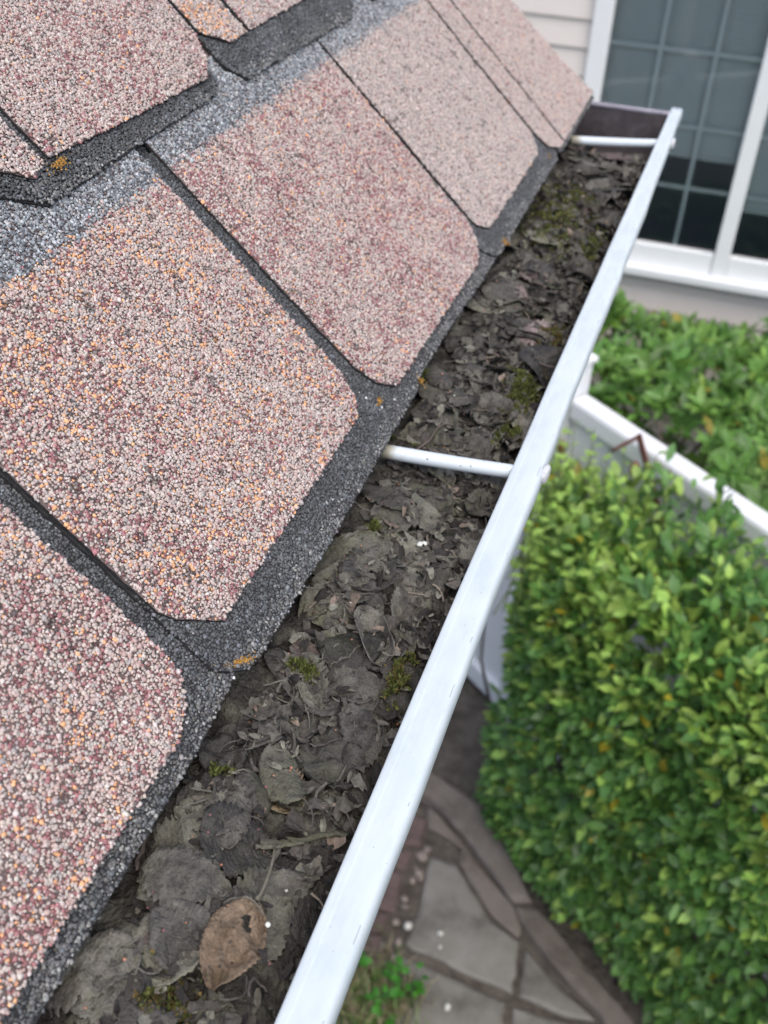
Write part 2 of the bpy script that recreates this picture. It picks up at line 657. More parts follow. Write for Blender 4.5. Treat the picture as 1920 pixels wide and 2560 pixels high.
M['blind'] = noise_mat('blind', [(0.3, (0.58, 0.62, 0.61)), (0.7, (0.64, 0.68, 0.67))], 5, rough=0.5)
M['room'] = noise_mat('room_dark', [(0.3, (0.42, 0.46, 0.52)), (0.7, (0.50, 0.54, 0.60))], 3)
M['soil'] = noise_mat('soil', [(0.3, (0.055, 0.045, 0.037)), (0.55, (0.12, 0.103, 0.086)), (0.8, (0.19, 0.168, 0.14))], 14, rough=0.95, detail=10, bump=1.0, bscale=45, bdist=0.02)
M['slab'] = noise_mat('concrete_slab', [(0.28, (0.075, 0.068, 0.058)), (0.5, (0.20, 0.19, 0.168)), (0.75, (0.27, 0.258, 0.232))], 6, rough=0.9, detail=12, bump=0.5, bscale=120, bdist=0.003, objrand=0.12)
M['kerb'] = noise_mat('kerb_concrete', [(0.28, (0.075, 0.062, 0.052)), (0.5, (0.175, 0.15, 0.128)), (0.75, (0.24, 0.21, 0.185))], 6, rough=0.9, detail=12, bump=0.5, bscale=120, bdist=0.003, objrand=0.1)
M['brick'] = noise_mat('paver_brick', [(0.3, (0.09, 0.065, 0.06)), (0.7, (0.19, 0.135, 0.125))], 20, rough=0.9, bump=0.5, bscale=120, bdist=0.003, objrand=0.2)
M['pebble'] = noise_mat('pebble', [(0.3, (0.22, 0.18, 0.155)), (0.7, (0.36, 0.31, 0.275))], 20, rough=0.8, objrand=0.35)
M['white_speck'] = noise_mat('white_speck', [(0.3, (0.55, 0.55, 0.48)), (0.7, (0.72, 0.72, 0.66))], 300, rough=0.7)


def glass_mat():
    mt, n, b = new_mat('window_glass')
    L = n.links.new
    t = N(n, 'ShaderNodeBsdfTransparent')
    t.inputs[0].default_value = (0.90, 0.95, 0.95, 1)
    g = N(n, 'ShaderNodeBsdfGlossy')
    g.inputs['Roughness'].default_value = 0.02
    fr = N(n, 'ShaderNodeFresnel')
    fr.inputs[0].default_value = 1.6
    mx = N(n, 'ShaderNodeMixShader')
    L(fr.outputs[0], mx.inputs[0])
    L(t.outputs[0], mx.inputs[1])
    L(g.outputs[0], mx.inputs[2])
    L(mx.outputs[0], n.nodes['Material Output'].inputs[0])
    return mt


M['glass'] = glass_mat()

# ------------------------------------------------------------------ ground
g = mk('ground', [(-40, -40, 0), (40, -40, 0), (40, 40, 0), (-40, 40, 0)], [(0, 1, 2, 3)], M['soil'], origin=np.zeros(3))
tag(g, 'dark bare soil under the hedge and between the paving stones', None, kind='structure')

# ------------------------------------------------------------------ house with the shingled roof
house = empty('house', near([EAVE_X - 0.35, 0.8, LIP_Z])[:2].tolist() + [0.0])
tag(house, 'house corner with pinkish asphalt shingle roof, its eave above the white gutter', 'house')

# deck, fascia, soffit, walls
deck = []
Yb, Ye = -900, 1700
for (s0, s1, o0, o1) in ((14, 1500, -24, -9.5),):
    P = [roof_pt(y, s, o) for o in (o0, o1) for (y, s) in ((Yb, s0), (Ye + 6, s0), (Ye - 40, s1), (Yb, s1))]
    mk('roof_deck', np.array(P), [(3, 2, 1, 0), (4, 5, 6, 7), (0, 1, 5, 4), (1, 2, 6, 5), (2, 3, 7, 6), (3, 0, 4, 7)], M['wood'], house)
fx = EAVE_X - 0.042
c = near([fx, (Yb + Ye) / 2000, LIP_Z - 0.06])
box('fascia', c, EX, EY, EZ, 0.010 * K, (Ye - Yb) / 2000 * K, 0.085 * K, M['trim'], house, 0.002)
c = near([fx - 0.20, (Yb + Ye) / 2000, LIP_Z - 0.147])
box('soffit', c, EX, EY, EZ, 0.205 * K, (Ye - Yb) / 2000 * K, 0.006 * K, M['trim'], house)
wall_x = near([fx - 0.36, 0, 0])[0]
wz = near([0, 0, LIP_Z - 0.155])[2]
nb_ = 16
for i in range(nb_):
    z0, z1 = wz * i / nb_, wz * (i + 1) / nb_
    y0, y1 = Yb / 1000 * K, (Ye / 1000 - 0.12) * K
    xo, xi = wall_x, wall_x - 0.012
    V = [(xo, y0, z0), (xo, y1, z0), (xi, y1, z1), (xi, y0, z1), (xi - 0.06, y0, z0), (xi - 0.06, y1, z0), (xi - 0.06, y1, z1), (xi - 0.06, y0, z1)]
    mk('siding_board', V, [(0, 1, 2, 3), (5, 4, 7, 6), (4, 0, 3, 7), (1, 5, 6, 2), (4, 5, 1, 0), (3, 2, 6, 7)], M['siding'], house)
gx0 = wall_x - 0.075
gy = (Ye / 1000 - 0.13) * K
V = [(gx0, gy, 0), (gx0 - 0.9, gy, 0), (gx0 - 0.9, gy, wz + 0.72), (gx0, gy, wz + 0.02), (gx0, gy - 0.1, 0), (gx0 - 0.9, gy - 0.1, 0), (gx0 - 0.9, gy - 0.1, wz + 0.72), (gx0, gy - 0.1, wz + 0.02)]
mk('gable_wall', V, [(0, 1, 2, 3), (7, 6, 5, 4), (0, 3, 7, 4), (2, 1, 5, 6), (3, 2, 6, 7)], M['siding'], house)


# ---- shingles: traced outlines on the roof plane (y along the eave, s up the slope, mm)
def ragged(poly, step=7.0, amp=0.7):
    out = []
    n = len(poly)
    for i in range(n):
        a, b = np.array(poly[i], float), np.array(poly[(i + 1) % n], float)
        L_ = np.linalg.norm(b - a)
        k = max(1, int(L_ / step))
        t = (b - a) / (L_ + 1e-9)
        nn = np.array([-t[1], t[0]])
        for j in range(k):
            q = a + (b - a) * j / k
            if j > 0:
                q = q + nn * rng.normal(0, amp * 0.5)
            out.append(q)
    return np.array(out)


def slab(name, poly, top, thick, mat, parent, lift=None):
    pts = ragged(poly)
    tops = np.full(len(pts), float(top))
    if lift is not None:
        tops = tops + lift(pts[:, 0], pts[:, 1])
    A = roof_pt(pts[:, 0], pts[:, 1], tops)
    B = roof_pt(pts[:, 0], pts[:, 1], tops - thick)
    n = len(pts)
    V = np.vstack([A, B])
    F = [tuple(range(n)), tuple(range(2 * n - 1, n - 1, -1))]
    F += [(i, i + n, (i + 1) % n + n, (i + 1) % n) for i in range(n)]
    o = mk(name, V, F, [mat, M['asphalt']], parent)
    o.data.polygons.foreach_set('material_index', [0, 1] + [1] * n)
    bm = bmesh.new()
    bm.from_mesh(o.data)
    bmesh.ops.recalc_face_normals(bm, faces=list(bm.faces))
    bmesh.ops.triangulate(bm, faces=[f for f in bm.faces if len(f.verts) > 4])
    bm.to_mesh(o.data)
    bm.free()
    return o


FLAKE_F = np.array([(0, 1, 2), (0, 3, 1), (1, 3, 4), (1, 4, 2), (2, 4, 5), (2, 5, 0), (0, 5, 3)])
OCT_F = np.array([(0, 2, 4), (2, 1, 4), (1, 3, 4), (3, 0, 4), (2, 0, 5), (1, 2, 5), (3, 1, 5), (0, 3, 5)])
NZ = Noise2(3)
NZ2 = Noise2(11)

PAL = {  # granule colours as the mineral has them
    'beige': (0.525, 0.437, 0.39), 'pale': (0.63, 0.55, 0.505), 'pink': (0.47, 0.338, 0.30), 'maroon': (0.27, 0.125, 0.125),
    'grey': (0.39, 0.345, 0.32), 'orange': (0.78, 0.41, 0.21), 'dark': (0.10, 0.08, 0.078), 'bluegrey': (0.28, 0.298, 0.31),
    'slate': (0.155, 0.166, 0.178), 'lightblue': (0.48, 0.50, 0.51), 'char': (0.064, 0.066, 0.068), 'char2': (0.098, 0.100, 0.102), 'quartz': (0.55, 0.55, 0.55)}


def pick(n, mix):
    keys = list(mix)
    w = np.array([mix[k] for k in keys], float)
    idx = rng.choice(len(keys), n, p=w / w.sum())
    return np.array([PAL[k] for k in keys])[idx]


def granules(parent, poly, top, mixfun, pitch=1.95, region=None, lift=None, rscale=1.0):
    poly = np.array(poly, float)
    y0, s0 = poly.min(0)
    y1, s1 = poly.max(0)
    if region:
        y0, y1, s0, s1 = max(y0, region[0]), min(y1, region[1]), max(s0, region[2]), min(s1, region[3])
    if y1 <= y0 or s1 <= s0:
        return None
    gy_, gs = np.meshgrid(np.arange(y0, y1, pitch), np.arange(s0, s1, pitch))
    gy_ = gy_ + pitch * 0.5 * (np.arange(gy_.shape[0])[:, None] % 2) + rng.normal(0, pitch * 0.27, gy_.shape)
    gs = gs + rng.normal(0, pitch * 0.27, gs.shape)
    y, s = gy_.ravel(), gs.ravel()
    k = in_poly(y + rng.normal(0, 0.45, y.shape), s + rng.normal(0, 0.45, y.shape), poly)
    y, s = y[k], s[k]
    n = len(y)
    if n == 0:
        return None
    r = np.clip(rng.lognormal(math.log(1.34), 0.24, n), 0.8, 2.3) * rscale
    col = mixfun(y, s, n)
    col = col * rng.uniform(0.88, 1.12, (n, 1)) * rng.uniform(0.97, 1.03, (n, 3))
    # flat-topped flake: a small triangle over a larger, turned one
    Tn = NR[None] + rng.normal(0, 0.20, (n, 3))
    Tn /= np.linalg.norm(Tn, axis=1)[:, None]
    A = np.cross(Tn, rng.normal(size=(n, 3)))
    A /= np.linalg.norm(A, axis=1)[:, None]
    B = np.cross(Tn, A)
    off = top + rng.uniform(-0.30, 0.45, n)
    if lift is not None:
        off = off + lift(y, s)
    cen = roof_pt(y, s, off)
    R_ = (r * K / 1000)[:, None]
    el = rng.uniform(0.72, 1.0, (n, 1))
    vs = []
    for k_ in range(6):
        th = k_ * math.pi / 3 * (2 if k_ < 3 else 2) + (0 if k_ < 3 else math.pi / 3) + rng.normal(0, 0.28, n)
        rad = R_ * rng.uniform(0.72, 1.12, (n, 1)) * (0.98 if k_ < 3 else 1.12)
        vs.append(cen + (A * np.cos(th)[:, None] + B * el * np.sin(th)[:, None]) * rad + Tn * R_ * (0.42 if k_ < 3 else -0.40))
    V = np.stack(vs, 1).reshape(-1, 3)
    F = (FLAKE_F[None] + (np.arange(n) * 6)[:, None, None]).reshape(-1, 3)
    cols = np.repeat(col, 6, 0)
    o = mk('granules', V, F, M['granule'], parent, cols=cols, kind='stuff')
    return o


def mix_pink(orange, maroon, greyness, band=None):
    def fn(y, s, n):
        base = pick(n, {'beige': 38, 'pale': 5, 'pink': 24 * (1 - greyness), 'maroon': 0.1, 'grey': 11 + 20 * greyness, 'dark': 1.7})
        pm = np.clip(maroon * (1 + 1.7 * NZ.fbm(y / 26, s / 26)) , 0, 0.8)
        k = rng.random(n) < pm
        base[k] = np.array(PAL['maroon']) * rng.uniform(0.8, 1.5, (k.sum(), 1))
        po = np.clip(orange * (1 + 2.0 * NZ2.fbm(y / 22, s / 22)), 0, 0.5)
        k = rng.random(n) < po
        base[k] = np.array(PAL['orange']) * rng.uniform(0.75, 1.15, (k.sum(), 1))
        if band is not None:
            w = 3.6 + 2 * NZ(y / 60, s / 60)
            k = s + rng.normal(0, 1, n) * w + 4 * NZ2.fbm(y / 30, 0 * y + 3) > band
            base[k] = pick(int(k.sum()), {'bluegrey': 42, 'slate': 34, 'lightblue': 17, 'grey': 6, 'dark': 6})
        # moss-dark algae specks with a shape of their own
        k = (NZ.fbm(y / 9 + 40, s / 9, 3) > 0.44) & (rng.random(n) < 0.75)
        base[k] *= 0.4
        return base
    return fn


def mix_char(dusty=None):
    def fn(y, s, n):
        k0 = NZ.fbm(y / 30, s / 30 + 9) > 0.12
        base = pick(n, {'char': 60, 'char2': 40, 'quartz': 0.12, 'slate': 9})
        base[k0] *= 1.35
        if dusty is not None:      # bleached, silt-covered lower edge
            p = np.clip(1.0 - (s - dusty) / 21.0, 0, 1) * (0.75 + 0.9 * NZ.fbm(y / 14, s / 14))
            k = rng.random(n) < p * 0.8
            base[k] = pick(int(k.sum()), {'slate': 55, 'char2': 28, 'bluegrey': 15}) * np.array([1.10, 1.02, 0.92])
        return base
    return fn


LIFT0 = lambda y, s: 1.0 * NZ.fbm(np.asarray(y) / 90, np.asarray(s) / 90, 2)
REG0 = (130, 1775, -10, 340)
REG0D = (90, 1775, -10, 90)
starter = [(-900, 0), (170, 0), (285, 1), (345, 1), (385, 4), (430, 8), (520, 7), (790, 4), (815, 5), (920, 5), (1045, 1), (1400, 5), (1766, 4), (1716, 330), (-900, 330)]
st = slab('starter_strip', starter, -5.5, 3.5, M['asphalt'], house)
granules(st, [(p[0], p[1]) for p in starter], -5.3, mix_char(8), region=(90, 1770, 0, 62))
for y0_, y1_ in ((386, 398), (719, 733), (1096, 1106), (1430, 1440)):     # charcoal granules seen down the slots between tabs
    granules(st, [(y0_ - 6, 60), (y1_ + 6, 60), (y1_ + 6, 330), (y0_ - 6, 330)], -5.3, mix_char())

bases0 = [[(418, 1), (440, -1), (560, -2), (700, 0), (786, 1), (800, 6), (806, 16), (806, 300), (398, 300), (398, 20)],
          [(1098, 3), (1112, 0), (1300, 1), (1452, 0), (1466, 8), (1470, 22), (1470, 300), (1076, 300), (1076, 26)],
          [(1478, 4), (1490, 1), (1767, 1), (1740, 80), (1722, 300), (1474, 300), (1474, 12)]]
for poly in bases0:
    o = slab('shadow_strip', poly, -2.0, 3.4, M['asphalt'], house)
    granules(o, poly, -1.9, mix_char(-2), region=REG0D)
    granules(o, [(q[0], q[1]) for q in poly], -1.9, mix_char(), region=(718, 735, 90, 318))

tabs0 = [
    ([(-60, 17), (340, 17), (362, 24), (376, 38), (380, 55), (381, 100), (376, 350), (-60, 350)], (0.045, 0.20, 0.05), 282),
    ([(399, 72), (405, 60), (430, 35), (687, 35), (704, 48), (713, 70), (715, 180), (716, 355), (399, 355)], (0.085, 0.17, 0.15), 279),
    ([(734, 62), (743, 38), (763, 21), (900, 20), (1045, 18), (1080, 34), (1093, 57), (1097, 355), (735, 355)], (0.022, 0.22, 0.0), 279),
    ([(1103, 50), (1106, 44), (1126, 29), (1398, 30), (1415, 42), (1428, 57), (1430, 355), (1104, 355)], (0.003, 0.03, 0.75), 279),
    ([(1439, 44), (1448, 22), (1482, 7), (1507, 7), (1505, 355), (1438, 355)], (0.004, 0.05, 0.5), 290),
    ([(1515, 7), (1768, 8), (1739, 83), (1733, 151), (1726, 202), (1716, 355), (1513, 355)], (0.012, 0.05, 0.35), 290)]
for poly, (a, b, c_), band in tabs0:
    o = slab('shingle', poly, 1.1, 2.9, M['pink_slab'], house)
    granules(o, poly, 2.1, mix_pink(a, b, c_, band), region=REG0, lift=LIFT0)

LIFT1 = lambda y, s: 1.2 * NZ2.fbm(np.asarray(y) / 80, np.asarray(s) / 80, 2) + np.clip((365 - np.asarray(s)) / 60, 0, 1) * 0.6
REG1 = (440, 1330, 300, 500)
bases1 = [[(80, 312), (500, 310), (530, 318), (540, 335), (540, 640), (80, 640)],
          [(572, 317), (590, 305), (730, 308), (858, 309), (874, 316), (879, 330), (879, 640), (544, 640), (544, 338)],
          [(904, 327), (922, 306), (1060, 305), (1200, 303), (1228, 316), (1238, 332), (1238, 640), (903, 640)],
          [(1262, 328), (1284, 307), (1560, 306), (1700, 309), (1668, 640), (1260, 640)]]
for poly in bases1:
    o = slab('shadow_strip', poly, 5.0, 3.0, M['asphalt'], house)
    granules(o, poly, 5.9, mix_char(300), region=(440, 1330, 295, 385), lift=LIFT1)
tabs1 = [
    ([(80, 328), (520, 327), (538, 340), (546, 360), (546, 640), (80, 640)], (0.03, 0.15, 0.1)),
    ([(575, 338), (594, 324), (612, 330), (612, 640), (557, 640), (557, 356)], (0.01, 0.10, 0.45)),
    ([(621, 332), (700, 328), (862, 324), (881, 338), (897, 363), (897, 640), (621, 640)], (0.012, 0.20, 0.05)),
    ([(905, 362), (938, 341), (974, 342), (972, 640), (903, 640)], (0.13, 0.06, 0.4)),
    ([(983, 343), (1132, 344), (1204, 344), (1222, 352), (1235, 372), (1235, 640), (982, 640)], (0.02, 0.10, 0.4)),
    ([(1266, 360), (1300, 342), (1560, 343), (1692, 344), (1664, 640), (1262, 640)], (0.02, 0.10, 0.3))]
for poly, (a, b, c_) in tabs1:
    o = slab('shingle', poly, 9.1, 3.0, M['pink_slab'], house)
    granules(o, poly, 10.1, mix_pink(a, b, c_, None), region=REG1, lift=LIFT1)
# courses higher up the slope
for ci, s0 in enumerate((615, 920, 1225)):
    tp = 17 + 7 * ci
    yy = -300 + 170 * (ci % 2)
    while yy < 1640:
        w = 330
        ye = min(yy + w, 1690 - 0.14 * (s0 - 300))
        if ye - yy < 90:
            break
        poly = [(yy + 20, s0 + 2), (ye - 20, s0), (ye, s0 + 26), (ye, s0 + 325), (yy, s0 + 325), (yy, s0 + 26)]
        slab('shadow_strip', poly, tp - 4.2, 3.6, M['charcoal_far'], house)
        poly = [(yy + 26, s0 + 34), (ye - 34, s0 + 34), (ye - 5, s0 + 62), (ye - 5, s0 + 325), (yy + 4, s0 + 325), (yy + 4, s0 + 62)]
        slab('shingle', poly, tp, 4.0, M['shingle_far'], house)
        yy += w

# ------------------------------------------------------------------ gutter
XL = lambda y: np.interp(y, [-0.9, 0.22, 0.46, 0.64, 0.72, 1.17, 1.82], [-0.1105, -0.1104, -0.1098, -0.1078, -0.1068, -0.1005, -0.0895])
XR = lambda y: np.interp(y, [-0.9, 0.23, 0.48, 0.64, 0.745, 0.91, 1.2, 1.83], [-0.0850, -0.0847, -0.0837, -0.0825, -0.0812, -0.0786, -0.0748, -0.0708])
GY0, GY1 = -0.9, 1.822
ys = np.concatenate([np.linspace(GY0, 0.1, 8)[:-1], np.linspace(0.1, GY1, 90)])
ker = np.ones(9) / 9
xl_s = np.convolve(np.pad(XL(ys), 4, mode='edge'), ker, 'valid')
xr_s = np.convolve(np.pad(XR(ys), 4, mode='edge'), ker, 'valid')
dent = NZ.fbm(ys * 9, ys * 0 + 4, 3) * 0.0016
gutter = empty('gutter', near([EAVE_X, 0.8, LIP_Z - 0.1]))
tag(gutter, 'long white painted metal gutter along the shingle eave, clogged with dead leaves', 'gutter')
prof = [(0.02, -15, 0), (0.0, -11, 0), (0.0, -1.6, 0.0), (0.010, -0.6, 0.01), (0.035, -0.1, 0.035), (0.10, 0.0, 0.10), (0.20, 0.06, 0.20), (0.232, 0.02, 0.232), (0.252, -0.20, 0.252), (0.275, -0.22, 0.275), (0.42, -0.16, 0.42),
        (0.70, -0.18, 0.70), (0.84, -0.30, 0.84), (0.89, -0.7, 0.89), (0.94, -1.9, 0.94), (0.975, -3.6, 0.96), (1.0, -6, 0.98), (1.0, -16, 1.0), (0.93, -19, 1.0), (0.80, -20, 1.0), (0.55, -19, 1.0), (0.3, -16.5, 1.0)]
V, UV = [], []
for j, y in enumerate(ys):
    w = xr_s[j] - xl_s[j]
    for (fx_, z, u) in prof:
        V.append([xl_s[j] + fx_ * w + dent[j] * (0.4 + fx_), y, LIP_Z + z / 1000 + (dent[j] * 0.5 if fx_ > 0.5 else 0)])
        UV.append([u, y])
n = len(prof)
F = []
for j in range(len(ys) - 1):
    for k in range(n):
        k2 = (k + 1) % n
        F.append((j * n + k, (j + 1) * n + k, (j + 1) * n + k2, j * n + k2))
F.append(tuple(range(n)))
F.append(tuple((len(ys) - 1) * n + k for k in range(n - 1, -1, -1)))
o = mk('front_lip', near(V), F, M['gutter'], gutter, smooth=True, uvs=UV)
for f in o.data.polygons[-2:]:
    f.use_smooth = False
# trough: outer skin white, inner skin grimy
outer = [(0.86, -19.5), (0.80, -26), (0.45, -38), (-0.1, -52), (-0.7, -68), (-1.1, -84), (-1.25, -100)]
BX = EAVE_X - 0.030
V, F, MI = [], [], []
sects = []
for j, y in enumerate(ys):
    w = xr_s[j] - xl_s[j]
    row = [(xl_s[j] + a * w, z / 1000) for a, z in outer] + [(BX, -0.100), (BX, 0.004)]
    inn = [(BX + 0.0015, 0.004), (BX + 0.0015, -0.0985), (row[6][0] - 0.001, -0.0985)] + [(xl_s[j] + a * w - 0.0018, z / 1000 + 0.0003) for a, z in outer[::-1][1:]]
    sects.append(row + inn)
n = len(sects[0])
no = len(outer) + 2
for j, y in enumerate(ys):
    V += [[x, y, LIP_Z + z] for x, z in sects[j]]
for j in range(len(ys) - 1):
    for k in range(n):
        k2 = (k + 1) % n
        F.append((j * n + k, j * n + k2, (j + 1) * n + k2, (j + 1) * n + k))
        MI.append(0 if k < no - 1 else 1)
F.append(tuple(range(n)))
MI.append(0)
F.append(tuple((len(ys) - 1) * n + k for k in range(n - 1, -1, -1)))
MI.append(0)
o = mk('trough', near(V), F, [M['gutter'], M['gutter_inside']], gutter)
o.data.polygons.foreach_set('material_index', MI)
# end cap, set a little in from the end
ye = 1.790
j = -1
cap = [(xl_s[j] + a * 0.02, z / 1000) for a, z in outer] + [(BX + 0.003, -0.099), (BX + 0.003, -0.002)] + [(xl_s[j] + 0.004, -0.003)]
V = [[x, ye + 0.012 * (x - BX) * -1.6, LIP_Z + z] for x, z in cap] + [[x, ye + 0.003 + 0.012 * (x - BX) * -1.6, LIP_Z + z] for x, z in cap]
n = len(cap)
F = [tuple(range(n)), tuple(range(2 * n - 1, n - 1, -1))] + [(i, (i + 1) % n, (i + 1) % n + n, i + n) for i in range(n)]
ec = mk('end_cap', near(V), F, M['gutter_inside'], gutter)
M['cap_edge'] = noise_mat('cap_rim', [(0.3, (0.22, 0.20, 0.23)), (0.7, (0.34, 0.32, 0.36))], 60, rough=0.5)
Vr, Fr = tube_vf(near([[x, ye + 0.001, LIP_Z - 0.003] for x in np.linspace(BX + 0.004, xl_s[-1] + 0.004, 12)]), 0.0042 * K, 8)
mk('rim', Vr, Fr, M['cap_edge'], ec, smooth=True)

# straps across the gutter (ferrule and spike head)
for (yr, yl, zl, xl_end) in ((0.7267, 0.7005, -0.5075, -0.219), (1.6527, 1.588, -0.5105, -0.2165)):
    xr_ = float(np.interp(yr, ys, xl_s)) + 0.006
    A = np.array([xl_end, yl, zl])
    B = np.array([xr_, yr, -0.5175])
    t = np.linspace(0, 1, 9)[:, None]
    pts = A + (B - A) * t + np.array([0, 0, -0.0006]) * np.sin(t * math.pi)
    Vt, Ft = tube_vf(near(pts), 0.0062 * K, 18)
    uv = np.zeros((len(Vt), 2))
    uv[:, 1] = np.repeat(t.ravel(), 18)
    sp = mk('strap', Vt, Ft, M['strap'], gutter, smooth=True, uvs=uv)
    for f in sp.data.polygons[-2:]:
        f.use_smooth = False
    # spike head on the outside of the lip
    xo = float(np.interp(yr + 0.012, ys, xr_s))
    cz = LIP_Z - 0.0085
    prof_h = [(0.0, -0.002), (0.0085, -0.001), (0.0092, 0.0006), (0.0088, 0.0030), (0.0070, 0.0042), (0.0, 0.0046)]
    pts, rr = [], []
    Vh, Fh = [], []
    nh = 20
    yaw = -0.12
    for (r_, d_) in prof_h:
        for k in range(nh):
            th = 2 * math.pi * k / nh
            q = np.array([d_ + 0.0006, r_ * math.cos(th) * (1 + 0.04 * math.sin(3 * th)), r_ * math.sin(th) * 0.95])
            Vh.append([xo + q[0] * math.cos(yaw) - q[1] * math.sin(yaw), yr + 0.006 + q[0] * math.sin(yaw) + q[1] * math.cos(yaw), cz + q[2] + 0.28 * q[0]])
    for i in range(len(prof_h) - 1):
        for k in range(nh):
            k2 = (k + 1) % nh
            Fh.append((i * nh + k, i * nh + k2, (i + 1) * nh + k2, (i + 1) * nh + k))
    mk('spike_head', near(Vh), Fh, M['zinc'], sp, smooth=True)

# ------------------------------------------------------------------ leaf litter in the gutter
RES = 0.0015
LX0, LX1, LY0, LY1 = BX + 0.003, -0.078, -0.05, 1.72
nx_, ny_ = int((LX1 - LX0) / RES), int((LY1 - LY0) / RES)
gxx = LX0 + np.arange(nx_) * RES
gyy = LY0 + np.arange(ny_) * RES
GX, GY = np.meshgrid(gxx, gyy, indexing='ij')
XLg = np.interp(GY, ys, xl_s)
NB = Noise2(21)
lev = np.interp(GY, [0, 0.5, 1.0, 1.45, 1.62, 1.675, 1.72], [-0.541, -0.539, -0.538, -0.539, -0.542, -0.556, -0.602])
H = lev + 0.011 * NB.fbm(GX * 22, GY * 22, 3) + 0.006 * NB.fbm(GX * 90, GY * 90, 3) - 0.012 * np.clip((GX - (XLg - 0.016)) / 0.014, 0, 1.6) + 0.013 * np.clip((-0.168 - GX) / 0.026, 0, 1)
H0 = H.copy()
def samp(A, x, y):
    fx_, fy_ = np.clip((x - LX0) / RES, 0, nx_ - 1.001), np.clip((y - LY0) / RES, 0, ny_ - 1.001)
    i, j_ = fx_.astype(int), fy_.astype(int)
    a, b = fx_ - i, fy_ - j_
    return A[i, j_] * (1 - a) * (1 - b) + A[i + 1, j_] * a * (1 - b) + A[i, j_ + 1] * (1 - a) * b + A[i + 1, j_ + 1] * a * b


LEAF_N = Noise2(31)
SPECIAL = []      # leaves that lie on top, kept clear of crumbs


def on_special(x, y):
    return any((x - a) ** 2 + (y - b) ** 2 < r * r for a, b, r in SPECIAL)


